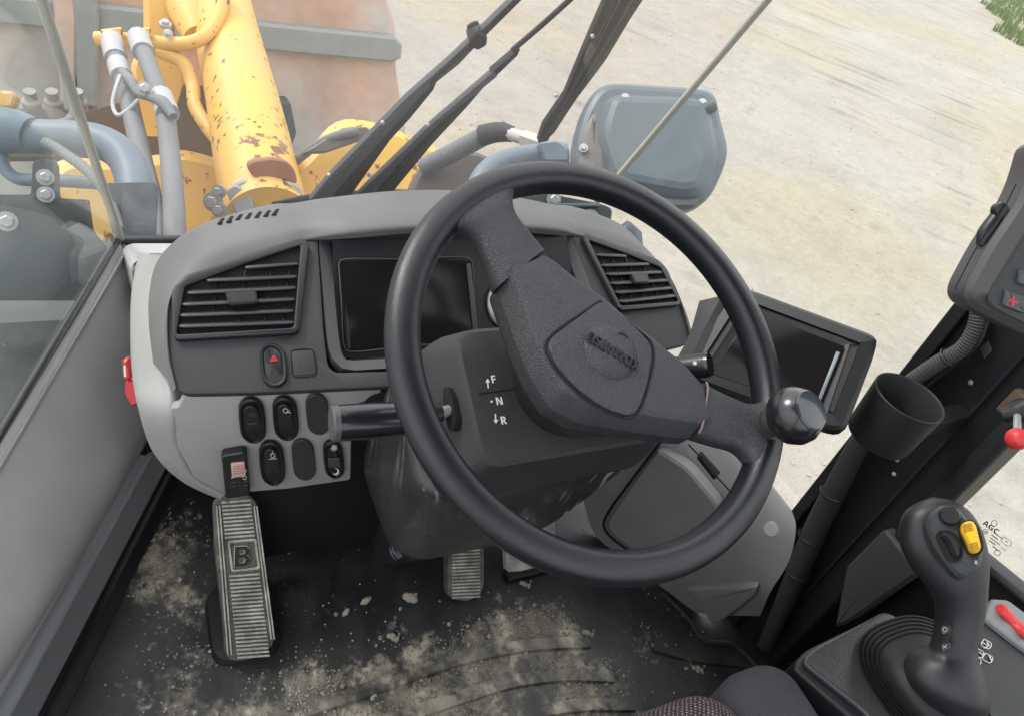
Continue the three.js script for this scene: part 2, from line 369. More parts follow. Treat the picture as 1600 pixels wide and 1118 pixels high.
// ------------------------------------------------------------------ ground
{
  const g = new THREE.PlaneGeometry(1600, 1600, 8, 8); g.rotateX(-Math.PI / 2); g.rotateY(-0.62); g.translate(0, GROUND, 0);
  const P = g.attributes.position, uv = g.attributes.uv, c = Math.cos(0.95), s = Math.sin(0.95);
  for (let i = 0; i < P.count; i++) { const x = P.getX(i), z = P.getZ(i); uv.setXY(i, c * x + s * z, -s * x + c * z); }
  g.userData.uv = true; struct('ground', g, M.ground);
}
// ------------------------------------------------------------------ cab floor
{
  const g = new THREE.PlaneGeometry(FS, FS, 4, 4); g.rotateX(-Math.PI / 2); g.translate(FX0 + FS / 2, FLOOR, FZ0 + FS / 2);
  const P = g.attributes.position, uv = g.attributes.uv; for (let i = 0; i < P.count; i++) uv.setXY(i, (P.getX(i) - FX0) / FS, (P.getZ(i) - FZ0) / FS);
  g.userData.uv = true;
  M.floor = mat(0.85, 0.85, 0.86, 0.4, { map: floorT, bumpMap: floorB, bumpScale: 0.003 });
  const f = struct('cab_floor', g, M.floor);
  part(f, 'floor_plate', boxAt(-0.78, 0.78, FLOOR - 0.05, FLOOR - 0.004, -0.95, 1.0), M.black);
}

// roof and rear of the cab, behind and above the viewer
{
  const rf = struct('cab_roof', boxAt(-0.68, 0.68, 1.08, 1.20, -0.14, 1.2, 0.03), M.headliner);
  const bk = struct('cab_wall_rear', boxAt(-0.66, 0.66, FLOOR, -0.05, 1.12, 1.18, 0.02), M.greyDark);
  part(bk, 'rear_post', boxAt(-0.68, -0.58, FLOOR, 1.09, 1.08, 1.17, 0.01), M.black);
  part(bk, 'rear_post', boxAt(0.58, 0.68, FLOOR, 1.09, 1.08, 1.17, 0.01), M.black);
}
const font = await new FontLoader().loadAsync('fonts/droid/droid_sans_bold.typeface.json');
// raised lettering: middle at (ox, oy) on a plane, reading along the picture direction (dx, dy)
function lettering(str, pl, ox, oy, dx, dy, size, depth = 0.0006, lift = 0, squeeze = 1) {
  const g = new TextGeometry(str, { font, size, depth, curveSegments: 4, bevelEnabled: false });
  g.computeBoundingBox(); const b = g.boundingBox; g.translate(-(b.min.x + b.max.x) / 2, -(b.min.y + b.max.y) / 2, 0); g.scale(squeeze, 1, 1);
  const o = pl.on(ox, oy), x = pl.on(ox + dx, oy + dy).sub(o).normalize(), y = pl.n.clone().cross(x);
  g.applyMatrix4(new THREE.Matrix4().makeBasis(x, y, pl.n).setPosition(o.addScaledVector(pl.n, lift))); return g;
}
const line = (pl, px, r, lift = 0, seg = 24) => tube(px.map(q => pl.lift(lift).on(q[0], q[1])), r, { seg, rad: 6 });

// ------------------------------------------------------------------ planes of the cab
const TAU = 27.4 * Math.PI / 180, AX = V(0, Math.cos(TAU), Math.sin(TAU)), AV = V(0, -Math.sin(TAU), Math.cos(TAU));
const wheelPl = l => new Pl(AX, AX.clone().multiplyScalar(l), V(1, 0, 0));
const Wp = (x, v, l = 0) => V(x, 0, 0).addScaledVector(AV, v).addScaledVector(AX, l);
const ventPl = new Pl(V(-0.168, 0.887, 0.43), V(-0.266, -0.145, -0.284));
const glassLow = new Pl(V(0, 1, 0.1735), V(-0.384, -0.295, -0.625));
const wallPl = new Pl(V(0.905, 0, 0.425), V(-0.372, -0.70, -0.479), V(0, 0, -1));
const deckPl = new Pl(V(0, 0.9, 0.43), V(0, -0.13, -0.285), V(1, 0, 0));
const screenPl = new Pl(V(0, 0.7, 0.714), V(0, -0.19, -0.235), V(1, 0, 0));
const e0 = ventPl.on(290, 612), e1 = ventPl.on(605, 600);
const switchPl = plane3(e0, e1, e0.clone().add(V(0.0, -0.2, -0.03)));

// ------------------------------------------------------------------ left wall of the cab
{
  const up = (p, y) => p.clone().add(V(0, y, 0));
  const gl = [[187, 379], [140, 460], [60, 592], [-20, 725], [-120, 890], [-220, 1060]].map(q => glassLow.on(...q));
  const inr = [[252, 612], [222, 660], [140, 800], [60, 930], [-20, 1050], [-110, 1190]].map(q => wallPl.on(...q));
  const rows = [[], [], [], [], [], [], []];
  gl.forEach((g, i) => {
    const q = inr[i], m = t => g.clone().lerp(q, t);
    rows[0].push(up(g, -0.01)); rows[1].push(up(m(0.04), 0.006)); rows[2].push(up(m(0.35), 0.018)); rows[3].push(up(m(0.7), 0.02).add(V(0.004, 0, 0)));
    rows[4].push(up(m(0.93), -0.002).add(V(0.012, 0, 0.004))); rows[5].push(up(q, -0.03).add(V(0.006, 0, 0))); rows[6].push(up(q, -0.06).add(V(-0.012, 0, 0)));
  });
  const w = struct('cab_wall_left', shell(rows, { ku: 4, kv: 4, t: 0.012 }), M.greyTrim);
  // dark lower panel with its pressed ridge, then the rubber foot strip
  const ed = wallPl.u, P = (s, y, o) => wallPl.p.clone().addScaledVector(ed, s).add(V(0, y, 0)).addScaledVector(wallPl.n, o);
  const prof = [[0.24, -0.022], [0.19, -0.016], [0.165, -0.010], [0.158, 0.003], [0.148, 0.004], [0.138, -0.006], [0.118, -0.006], [0.108, 0.005], [0.096, 0.005], [0.085, -0.004], [0.02, 0.0], [0.0, 0.004]];
  const rws = prof.map(([y, o]) => [0.12, 0, -0.2, -0.4, -0.7, -1.1].map(s => P(s, y, o)));
  part(w, 'lower_panel', shell(rws, { ku: 2, kv: 3, t: 0.01, crease: 0.6 }), M.lowerPanel, 'dark grey lower panel with a pressed ridge');
  const strip = [[0.012, 0.003], [0.013, 0.008], [0.004, 0.014], [0.003, 0.03]].map(([y, o]) => [0.12, 0, -0.3, -0.7, -1.1].map(s => P(s, y, o)));
  part(w, 'floor_strip', shell(strip, { ku: 2, kv: 2, t: 0.003 }), M.black);
  part(w, 'plug', bolt(P(-0.015, 0.135, 0.004), wallPl.n, 0.009), M.black);
  part(w, 'window_seal', tube(gl.map(p => p.clone().add(V(-0.004, 0.004, 0))), 0.006, { seg: 40, rad: 8 }), M.black);
  part(w, 'front_block', mound(horizontal(-0.288), [[190, 383], [205, 378], [276, 378], [276, 398], [232, 398], [205, 420]], [[0, -0.05], [0, -0.006], [0.004, 0]], { r: 0.006 }), M.greyTrim);
}

// ------------------------------------------------------------------ dashboard
const dash = thing('dashboard', 'grey and black dashboard with two air vents and rocker switches behind the steering wheel', 'dashboard', V(0, -0.2, -0.35));
{
  const lft = [[270, 604, [-0.357, -0.210, -0.262], [-0.361, -0.262, -0.330], [-0.360, -0.31, -0.40], [-0.355, -0.36, -0.50]],
    [259, 548, [-0.357, -0.190, -0.300], [-0.361, -0.236, -0.368], [-0.360, -0.29, -0.44], [-0.355, -0.34, -0.54]],
    [260, 476, [-0.351, -0.172, -0.330], [-0.357, -0.210, -0.398], [-0.356, -0.27, -0.47], [-0.352, -0.33, -0.57]],
    [283, 437, [-0.333, -0.143, -0.346], [-0.339, -0.167, -0.408], [-0.338, -0.24, -0.49], [-0.338, -0.31, -0.59]],
    [335, 416, [-0.296, -0.119, -0.353], [-0.301, -0.131, -0.412], [-0.300, -0.21, -0.50], [-0.300, -0.30, -0.60]],
    [390, 397, [-0.252, -0.106, -0.359], [-0.254, -0.114, -0.416], [-0.254, -0.20, -0.51], [-0.254, -0.30, -0.61]],
    [445, 381, [-0.212, -0.097, -0.363], [-0.212, -0.104, -0.420], [-0.212, -0.19, -0.52], [-0.212, -0.30, -0.62]],
    [484, 370, [-0.182, -0.091, -0.362], [-0.182, -0.102, -0.420], [-0.182, -0.18, -0.52], [-0.182, -0.30, -0.62]]].map(([x, y, ...r]) => [ventPl.lift(0.003).on(x, y), ...r.map(q => V(...q))]);
  lft.push([[-0.140, -0.079, -0.325], [-0.140, -0.076, -0.358], [-0.140, -0.094, -0.42], [-0.14, -0.17, -0.52], [-0.14, -0.30, -0.622]].map(q => V(...q)),
    [[-0.070, -0.066, -0.315], [-0.070, -0.064, -0.352], [-0.070, -0.084, -0.42], [-0.07, -0.17, -0.52], [-0.07, -0.30, -0.622]].map(q => V(...q)));
  const mid = [[0, -0.062, -0.312], [0, -0.060, -0.350], [0, -0.081, -0.42], [0, -0.17, -0.52], [0, -0.30, -0.622]].map(q => V(...q));
  const cols = [...lft, mid, ...lft.slice().reverse().map(c => c.map(q => V(-q.x, q.y, q.z)))];
  const rows = [0, 1, 2, 3, 4].map(k => cols.map(c => c[k]));
  rows.unshift(cols.map(c => c[0].clone().add(V(-c[0].x * 0.005, Math.abs(c[0].x) < 0.16 ? -0.011 : -0.005, 0.001))));
  const hood = part(dash, 'hood', shell(rows, { ku: 6, kv: 6, t: 0.002, crease: 1.3 }), M.greyHood);
  dash.updateMatrixWorld(true); const caster = new THREE.Raycaster();
  for (const q of [[345, 343], [359, 340], [373, 337], [388, 335], [403, 333], [417, 331], [430, 329]]) {
    caster.set(EYE, ray(q[0], q[1] + 3).normalize()); const hit = caster.intersectObject(hood, false)[0]; if (!hit) continue;
    const nn = hit.face.normal.clone(); if (nn.dot(EYE.clone().sub(hit.point)) < 0) nn.negate(); const pl = new Pl(nn, hit.point), [x, y] = [q[0], q[1] + 3];
    part(hood, 'defrost_slot', slab(pl, [[x - 6, y + 4.5], [x + 1, y - 4.5], [x + 6, y - 5], [x + 1, y + 4]], { t: 0.003, lift: 0.0008, b: 0.0003 }), M.hole);
  }
  // black fascia: two vent panels, the strip under the screen, the chamfered surround and the tub of the screen
  const fl = slab(ventPl, [[496, 370], [480, 370], [440, 383], [380, 401], [290, 433], [262, 455], [256, 520], [262, 585], [272, 607], [292, 615], [400, 613], [548, 606], [620, 603], [620, 579], [540, 581], [522, 581], [512, 570], [506, 517]], { t: 0.012, lift: 0, b: 0.002, r: 0.006 });
  part(dash, 'fascia', [fl, mirrorX(fl)], M.fascia);
  const holePts = [[-0.171, 0.075], [-0.174, 0.05], [-0.183, -0.055], [-0.184, -0.088], [-0.172, -0.105], [-0.1, -0.1075], [0.1, -0.1075], [0.172, -0.105], [0.184, -0.088], [0.183, -0.055], [0.174, 0.05], [0.171, 0.075]];
  const hp = holePts.map(([a, b]) => new THREE.Vector2(a, b)), N = 72;
  const spaced = shapeOf(hp, 0.012).getSpacedPoints(N).slice(0, N);
  const band0 = spaced.map(q => deckPl.w(q.x, q.y, 0.003)), band1 = inset(spaced, 0.014).map(q => deckPl.w(q.x, q.y, -0.003));
  part(dash, 'screen_surround', loft([spaced.map(q => deckPl.w(q.x, q.y, -0.012)), band0, band1], { caps: null, crease: 0.4 }), M.greyDark);
  const tubPts = inset(spaced, 0.016).map(q => { const p = deckPl.w(q.x, q.y, 0), l = screenPl.l(p); return screenPl.w(l.x * 1.01, Math.min(0.135, l.y * 1.0), -0.002); });
  part(dash, 'screen_tub', loft([inset(spaced, 0.014).map(q => deckPl.w(q.x, q.y, -0.004)), inset(spaced, 0.016).map((q, i) => deckPl.w(q.x, q.y, -0.004).lerp(tubPts[i], 0.3)), tubPts], { caps: 'end', crease: 0.5 }), M.frame);
  const mon = part(dash, 'instrument_screen', slab(screenPl, [[528, 408], [735, 403], [745, 530], [540, 548]], { t: 0.004, lift: 0.0035, b: 0.0008, r: 0.006 }), M.screen);
  part(mon, 'screen_edge', line(screenPl, [[529, 412], [531, 407], [630, 404.5], [732, 403], [737, 407], [741, 465], [745.5, 526], [742, 531], [645, 539.5], [544, 548.5], [539, 545], [533, 470], [529, 412]], 0.0007, 0.0036, 90), mat(0.10, 0.10, 0.105, 0.4));
  part(mon, 'side_strip', slab(screenPl, [[726, 413], [733, 412], [745, 524], [738, 526]], { t: 0.003, lift: 0.006, b: 0.001, r: 0.002 }), M.greyDark);
  // round gauge right of the screen
  const gp = screenPl.on(800, 475), gauge = part(dash, 'gauge', lathe([[0, 0], [0.030, 0], [0.030, 0.004], [0.033, 0.006], [0.036, 0.004], [0.036, 0]], gp, screenPl.n), M.steel);
  part(gauge, 'gauge_face', lathe([[0, 0.001], [0.0295, 0.001], [0.0295, 0.0022], [0, 0.0022]], gp, screenPl.n), mat(0.30, 0.40, 0.46, 0.4));
  for (let i = 0; i < 11; i++) { const a = (i * 27 + 135) * Math.PI / 180; const pl = screenPl; const c = pl.l(gp); part(gauge, 'tick', slab(pl, [[c.x + Math.cos(a) * 0.022, c.y + Math.sin(a) * 0.022 - 0.0005], [c.x + Math.cos(a) * 0.028, c.y + Math.sin(a) * 0.028 - 0.0005], [c.x + Math.cos(a) * 0.028, c.y + Math.sin(a) * 0.028 + 0.0009], [c.x + Math.cos(a) * 0.022, c.y + Math.sin(a) * 0.022 + 0.0009]], { t: 0.0008, lift: 0.003, b: 0, local: true }), M.white); }
  // air vents
  const outer = [[272, 535], [467, 524], [483, 384], [471, 376], [380, 404], [286, 436], [269, 458]], inner = [[277, 527], [459, 516], [470, 388], [380, 418], [290, 452]];
  const innerO = [[281, 521], [455, 511], [466, 394], [380, 423], [293, 455]];
  const bars = [[279, 509, 459, 503, 1], [281, 492, 459, 485, 1], [284, 475, 461, 467, 1], [292, 457, 462, 449, 1], [322, 438, 464, 432, 0.9], [382, 418, 466, 412, 0.8]];
  for (const side of [-1, 1]) {
    const f = g => side < 0 ? g : (Array.isArray(g) ? g.map(mirrorX) : mirrorX(g));
    const vent = part(dash, 'air_vent', f([slab(ventPl, outer, { t: 0.014, lift: 0.008, b: 0.0011, r: 0.008, seg: 2, holes: [{ pts: inner, r: 0.004 }] })]), M.frame);
    part(vent, 'duct', f(slab(ventPl, inner, { t: 0.004, lift: 0.0028, b: 0, r: 0.004 })), M.hole);
    bars.forEach(([x0, y0, x1, y1, k]) => {
      const a = ventPl.lift(0.007).on(x0, y0), b = ventPl.lift(0.007).on(x1, y1), ax = b.clone().sub(a), up = ventPl.n.clone().cross(ax).normalize(), rings = [];
      const tilt = up.clone().multiplyScalar(0.75).addScaledVector(ventPl.n, -0.66);
      for (const [t, s] of [[0, 0.3], [0.02, 0.8], [0.06, 1], [0.5, 1.08], [0.94, 1], [0.98, 0.8], [1, 0.3]]) { const c = a.clone().addScaledVector(ax, t), r = []; for (let q = 0; q < 10; q++) { const th = q / 10 * 6.2832; r.push(c.clone().addScaledVector(tilt, Math.cos(th) * 0.0052 * s * k).addScaledVector(tilt.clone().cross(ax).normalize(), Math.sin(th) * 0.0021 * s)); } rings.push(r); }
      part(vent, 'louver', f(loft(rings, { crease: 0.8 })), M.frame);
    });
    part(vent, 'vane', f([330, 372, 412, 440].map(x => slab(ventPl, [[x, 515], [x + 1.5, 515], [x + 12, 425], [x + 10.5, 425]], { t: 0.002, lift: 0.0045, b: 0 }))), M.frame);
    part(vent, 'louver_tab', f(mound(ventPl, [[353, 464], [402, 462], [404, 482], [360, 485]], [[0, 0.006], [0, 0.014], [0.002, 0.016]], { r: 0.003, n: 32 })), M.frame);
  }
  // small square cover, hazard switch
  const cov = slab(ventPl, [[455, 549], [489, 547], [493, 584], [459, 587]], { t: 0.003, lift: 0.0012, b: 0.0006, r: 0.003 });
  part(dash, 'blank_cover', cov, M.fascia);
  part(dash, 'cover_gap', line(ventPl, [[455, 551], [457, 547.5], [487, 546], [490, 549], [494, 582], [491, 586], [462, 588.5], [458, 585], [455, 551]], 0.0007, 0.0004, 60), M.hole);
  function rocker(pl, cx, cy, w, h, sk, icon, up = true) { // oval rocker switch: w, h in picture units, sk = sideways lean
    const oval = (a, b) => { const o = []; for (let i = 0; i < 20; i++) { const t = i / 20 * 6.2832, c = Math.cos(t), s = Math.sin(t), st = b - a; const y = s * a + Math.sign(s) * Math.max(0, st) * Math.min(1, Math.abs(s) * 3); o.push([cx + c * a + sk * y / b, cy + y]); } return o; };
    const sw = part(dash, 'rocker_switch', mound(pl, oval(w, h), [[0, 0], [0.0003, 0.004], [0.0018, 0.0055], [0.0035, 0.005], [0.0042, 0.003]], { r: 0.002, n: 48 }), M.black);
    const rw = w - 8, rh = h - 8, ov = oval(rw, rh), ring = polyRing(pl, ov, 40, 0.001), c = pl.lp(cx, cy), hh = pl.lp(cx + sk, cy + rh).distanceTo(c);
    const rs = [[0, 0], [0, 1], [0.0012, 1.15]].map(([d, k]) => inset(ring, d).map(q => { const t = (q.y - c.y) / hh; return pl.w(q.x, q.y, k * (0.0042 + (up ? 0.0028 : -0.0028) * t + (Math.abs(t) > 0.85 ? -0.0006 : 0))); }));
    part(sw, 'rocker', loft(rs, { crease: 0.5 }), M.frame);
    if (icon) icon(sw, cx, cy, rh); return sw;
  }
  const ic = (pl, sw, px, m, r = 0.00045) => part(sw, 'symbol', px.map(p => line(pl, p, r, 0.0085, Math.max(8, p.length * 4))), m);
  const arc = (cx, cy, r, a0, a1) => Array.from({ length: 11 }, (_, i) => { const t = (a0 + (a1 - a0) * i / 10) * Math.PI / 180; return [cx + r * Math.cos(t), cy - r * Math.sin(t)]; });
  rocker(ventPl, 427, 572, 21, 34, 3, sw => ic(ventPl, sw, [[[422, 564], [428, 564], [433, 563]], [[422, 564], [425, 559], [427, 555]], [[433, 563], [430, 559], [427, 555]], [[425, 562], [427, 558], [430, 562], [425, 562]]], M.red, 0.0005));
  const wh = mat(0.6, 0.6, 0.6, 0.6);
  rocker(switchPl, 394, 653, 21, 35, 3, sw => ic(switchPl, sw, [[[386, 662], [394, 661], [402, 660]], [[390, 647], [394, 644], [399, 647], [394, 650], [390, 647]]], M.greyDark, 0.0004));
  rocker(switchPl, 446, 650, 20, 34, 3, sw => ic(switchPl, sw, [arc(446, 641, 3.5, 0, 360), [[449, 644], [452, 643], [454, 645]], [[450, 640], [452, 641]]], wh, 0.0004));
  rocker(switchPl, 425, 720, 20, 34, 3, sw => ic(switchPl, sw, [arc(426, 711, 3.2, 0, 360), [[420, 717], [426, 716], [432, 716]], [[426, 706], [426, 704]]], wh, 0.0004));
  for (const [x, y] of [[496, 645], [474, 716]]) {
    const o = []; for (let i = 0; i < 20; i++) { const t = i / 20 * 6.2832, s = Math.sin(t); const yy = s * 17 + Math.sign(s) * 15 * Math.min(1, Math.abs(s) * 3); o.push([x + Math.cos(t) * 18 + 3 * yy / 32, y + yy]); }
    part(dash, 'switch_blank', mound(switchPl, o, [[0, 0], [0.0002, 0.002], [0.0012, 0.003]], { r: 0.002, n: 44 }), M.fascia);
  }
  const sw = rocker(switchPl, 521, 714, 16, 29, 3, null);
  part(sw, 'divider', slab(switchPl, [[512, 708], [530, 707], [531, 721], [513, 722]], { t: 0.002, lift: 0.008, b: 0.0004, r: 0.001 }), M.greyDark);
  ic(switchPl.lift(0.0005), sw, [arc(522, 699, 1.6, 0, 360), ...[0, 45, 90, 135, 180, 225, 270, 315].map(a => [[522 + 3 * Math.cos(a * Math.PI / 180), 699 + 3 * Math.sin(a * Math.PI / 180)], [522 + 5 * Math.cos(a * Math.PI / 180), 699 + 5 * Math.sin(a * Math.PI / 180)]])], M.white, 0.0005);
  part(sw, 'symbol', slab(switchPl, [...arc(524, 726, 5.2, 100, -160), ...arc(522, 725, 4.6, -150, 80)].map(q => q), { t: 0.0006, lift: 0.0098, b: 0 }), M.white);
  // light grey switch panel and its rounded flank
  const outE = [[216, 396], [205, 455], [203, 520], [206, 585], [216, 640], [240, 708], [286, 753], [345, 779]];
  const edge = [[254, 398], [250, 455], [253, 520], [259, 584], [267, 640], [276, 700], [302, 748], [350, 773]];
  part(dash, 'switch_panel', slab(switchPl, [[277, 640], [291, 613], [420, 611], [600, 605], [590, 628], [560, 632], [551, 650], [549, 700], [548, 752], [450, 766], [350, 774], [302, 749], [276, 701], [266, 640]], { t: 0.012, lift: -0.002, b: 0.003, r: 0.006 }), M.panelTrim);
  const dep = p => p.clone().sub(EYE).dot(ray(W / 2, H / 2).normalize());
  const hs = [[-0.357, -0.20, -0.38], [-0.360, -0.2, -0.34], [-0.360, -0.2, -0.30], [-0.353, -0.2, -0.245]].map(q => dep(V(...q)) + 0.012);
  const q0 = edge.map(([x, y], i) => i < 4 ? at(x, y, hs[i] + (i === 3 ? 0.012 : 0)) : switchPl.lift(-0.004).on(x, y));
  const q2 = outE.map(([x, y], i) => at(x, y, dep(q0[i]) + [0.045, 0.05, 0.05, 0.05, 0.045, 0.045, 0.03, 0.012][i]));
  const q1 = q0.map((p, i) => p.clone().lerp(q2[i], 0.5).addScaledVector(EYE.clone().sub(p).normalize(), [0.006, 0.012, 0.012, 0.01, 0.008, 0.007, 0.005, 0.003][i]));
  const q3 = q2.map(p => p.clone().add(V(0.012, -0.035, -0.018)));
  part(dash, 'panel_flank', shell([q0.map(p => p.clone().add(V(0.012, -0.004, -0.012))), q0, q1, q2, q3], { ku: 5, kv: 5, t: 0.004, crease: 1.3 }), M.panelTrim);
  // lever hole beside the switches
  part(dash, 'lever_opening', slab(switchPl, [[566, 632], [580, 618], [606, 613], [640, 612], [640, 690], [560, 690]], { t: 0.004, lift: -0.001, b: 0, r: 0.008 }), M.hole);
  // tall black rectangular switch with the pink tab
  const tp = switchPl, ts = part(dash, 'beacon_switch', mound(tp, [[346, 701], [385, 695], [391, 762], [353, 769]], [[0, 0], [0, 0.008], [0.0012, 0.010]], { r: 0.003, n: 40 }), M.frame);
  part(ts, 'lamp_tab', slab(tp, [[361, 711], [382, 709], [384, 731], [363, 733]], { t: 0.002, lift: 0.0115, b: 0.0004, r: 0.001 }), mat(0.70, 0.44, 0.38, 0.5));
  part(ts, 'tab_line', [715, 718.5, 722, 725.5].map((y, i) => slab(tp, [[364 + i * 0.3, y], [381 + i * 0.3, y - 2], [381 + i * 0.3, y - 0.8], [364 + i * 0.3, y + 1.2]], { t: 0.0006, lift: 0.0119, b: 0 })), mat(0.35, 0.2, 0.17, 0.6));
  ic(tp.lift(0.002), ts, [[[361, 746], [366, 741], [371, 743], [377, 740]], [[361, 746], [367, 745], [371, 743]], arc(382, 746, 2.6, 0, 360), [[382, 742], [384, 735]], [[380, 737], [385, 733]]], wh, 0.0004);
  ic(tp.lift(0.002), ts, [[[360, 754], [368, 753]], [[372, 752.5], [376, 752]], [[381, 751.5], [386, 751]], [[361, 760], [368, 759]], [[372, 758.5], [376, 758]], [[381, 757.5], [386, 757]]], M.greyDark, 0.0005);
  // dash back down to the floor, behind the column
  part(dash, 'lower_bulkhead', boxAt(-0.36, 0.42, FLOOR, -0.34, -0.62, -0.56, 0.01), M.black);
  part(dash, 'knee_panel', slab(new Pl(V(0, 0.35, 0.94), V(0, -0.45, -0.36), V(1, 0, 0)), [[-0.30, 0.10], [0.36, 0.10], [0.36, -0.16], [0.1, -0.22], [-0.24, -0.22]], { t: 0.01, b: 0.003, r: 0.02, local: true }), M.black);
}
// red clip on the flank of the dashboard
{
  const p = at(211, 594, 0.895), pl = new Pl(V(-0.35, 0.45, 0.82), p), t = thing('emergency_tool', 'red plastic clip with a black edge on the left flank of the dashboard', 'clip', p);
  part(t, 'holder', mound(pl, [[199, 554], [212, 553], [222, 570], [226, 630], [208, 632], [201, 580]], [[0, -0.02], [0, 0.002], [0.002, 0.004]], { r: 0.004 }), M.black);
  part(t, 'grip', mound(pl, [[195, 557], [206, 555], [213, 572], [213, 588], [204, 592], [197, 588]], [[0, -0.004], [0.0006, 0.010], [0.004, 0.014]], { r: 0.004 }), M.red);
  part(t, 'cap', mound(pl, [[199, 590], [221, 586], [223, 628], [209, 631], [198, 612]], [[0, -0.006], [0.0006, 0.008], [0.003, 0.012]], { r: 0.004 }), M.red);
  part(t, 'spring', tube([pl.w(...pl.lp(212, 586).toArray(), 0.014), pl.w(...pl.lp(220, 588).toArray(), 0.012)], 0.0016, { seg: 8 }), M.steel);
  part(t, 'mark', slab(pl, [[200, 566], [203, 566], [204, 583], [201, 583]], { t: 0.0006, lift: 0.0146, b: 0 }), M.white);
}

// ------------------------------------------------------------------ steering wheel
{
  const sw = thing('steering_wheel', 'black two-spoke steering wheel with grained hub pad and a spinner knob', 'steering wheel', V(0, 0, 0));
  const R = 0.1845, r = 0.0152, rimG = new THREE.TorusGeometry(R, r, 28, 160);
  { const P = rimG.attributes.position; for (let i = 0; i < P.count; i++) { const x = P.getX(i), y = P.getY(i), z = P.getZ(i), l = Math.hypot(x, y), b = Math.atan2(z, l - R), q = r * (1 + 0.035 * Math.cos(4 * (b - 0.5))), k = (R + q * Math.cos(b)) / l; P.setXYZ(i, x * k, y * k, q * Math.sin(b)); } rimG.computeVertexNormals(); }
  { const uv = rimG.attributes.uv; for (let i = 0; i < uv.count; i++) uv.setXY(i, uv.getX(i) * 1.2, uv.getY(i) * 0.12); }
  rimG.applyMatrix4(wheelPl(0).m()); rimG.userData.uv = true;
  part(sw, 'rim', rimG, M.rim);
  const spoke = st => loft(st.map(([x, v, tx, tv, hw, ht, l]) => { const k = Math.hypot(tx, tv), o = []; for (let a = 0; a < 28; a++) { const t = a / 28 * 6.28319, c = Math.cos(t), s = Math.sin(t), p = 0.62; const e = Math.sign(c) * Math.abs(c) ** p * hw; o.push(Wp(x + tx / k * e, v + tv / k * e, l + Math.sign(s) * Math.abs(s) ** p * ht)); } return o; }), { sub: 5, crease: 0.7 });
  part(sw, 'spoke', spoke([[-0.0588, -0.0893, 0.059, -0.036, 0.0335, 0.0155, -0.006], [-0.061, -0.094, 0.058, -0.035, 0.0325, 0.0155, -0.006], [-0.067, -0.110, 0.052, -0.030, 0.029, 0.0145, -0.004], [-0.0755, -0.1305, 0.046, -0.025, 0.0265, 0.0138, -0.002], [-0.081, -0.143, 0.046, -0.026, 0.034, 0.0132, 0], [-0.0845, -0.1500, 0.046, -0.026, 0.049, 0.0125, 0], [-0.0875, -0.156, 0.046, -0.026, 0.066, 0.011, 0], [-0.0895, -0.1605, 0.046, -0.026, 0.072, 0.006, 0]]), M.pad);
  part(sw, 'spoke', spoke([[0.0876, 0.0609, -0.03, 0.051, 0.0285, 0.0155, -0.006], [0.091, 0.063, -0.03, 0.051, 0.0275, 0.0155, -0.006], [0.110, 0.074, -0.028, 0.045, 0.026, 0.0145, -0.004], [0.130, 0.084, -0.027, 0.040, 0.0255, 0.0138, -0.002], [0.142, 0.091, -0.027, 0.041, 0.034, 0.0132, 0], [0.1490, 0.0950, -0.027, 0.042, 0.049, 0.0125, 0], [0.1545, 0.0985, -0.027, 0.042, 0.064, 0.011, 0], [0.158, 0.1005, -0.027, 0.042, 0.070, 0.006, 0]]), M.pad);
  const out = [[853, 393], [869, 402], [898, 426], [948, 461], [980, 490], [1030, 529], [1066, 558], [1098, 594], [1085, 684], [1052, 682], [995, 674], [952, 667], [905, 659], [862, 636], [834, 592], [815, 550], [797, 500], [781, 453], [782, 443]];
  const p0 = wheelPl(0), o = polyRing(p0, out, 140, 0.002);
  const ends = [[new THREE.Vector2(-0.088, 0.071), new THREE.Vector2(-0.029, 0.107)], [new THREE.Vector2(0.102, -0.035), new THREE.Vector2(0.072, -0.086)]], m1 = ends[0][0].clone().lerp(ends[0][1], 0.5), m2 = ends[1][0].clone().lerp(ends[1][1], 0.5), axd = m2.clone().sub(m1).normalize();
  const padInset = d => o.map(p => { // narrow across the bar only, so the ends stay flush with the spokes
    const e = ends.map(([a, b]) => { const ab = b.clone().sub(a), t = Math.max(0, Math.min(1, p.clone().sub(a).dot(ab) / ab.lengthSq())); return p.distanceTo(a.clone().addScaledVector(ab, t)); });
    const q = p.clone().sub(m1), s = q.dot(axd), lat = q.x * -axd.y + q.y * axd.x, hw = e[0] < 0.005 ? 0.0345 : e[1] < 0.005 ? 0.0295 : Math.abs(lat), l2 = lat * (1 - d / Math.max(hw, 0.02));
    return m1.clone().addScaledVector(axd, s).add(new THREE.Vector2(-axd.y, axd.x).multiplyScalar(l2)); });
  const pad = part(sw, 'hub_pad', loft([[0.004, -0.030], [0, -0.022], [0, -0.014], [0.0015, -0.006], [0.0125, 0.0095], [0.0145, 0.0110], [0.018, 0.0120], [0.022, 0.0124]].map(([d, l]) => padInset(d).map(q => p0.w(q.x, q.y, l))), { crease: 0.35 }), M.pad);
  const top = wheelPl(0.0126);
  part(pad, 'horn_cover', mound(top, [[937, 471], [950, 475], [995, 514], [1018, 540], [1017, 565], [1010, 605], [996, 642], [984, 651], [955, 643], [930, 630], [898, 606], [869, 574], [855, 545], [858, 530]], [[0, -0.003], [0.0002, 0.0010], [0.0012, 0.0018], [0.01, 0.0024]], { n: 80, r: 0.008 }), M.pad);
  part(pad, 'cover_gap', line(top, [[937, 470], [995, 513], [1020, 540], [1012, 606], [996, 645], [984, 653], [929, 632], [897, 607], [868, 575], [852, 544], [857, 529], [937, 470]], 0.0010, 0.0002, 110), M.hole);
  const em = top.on(953, 550);
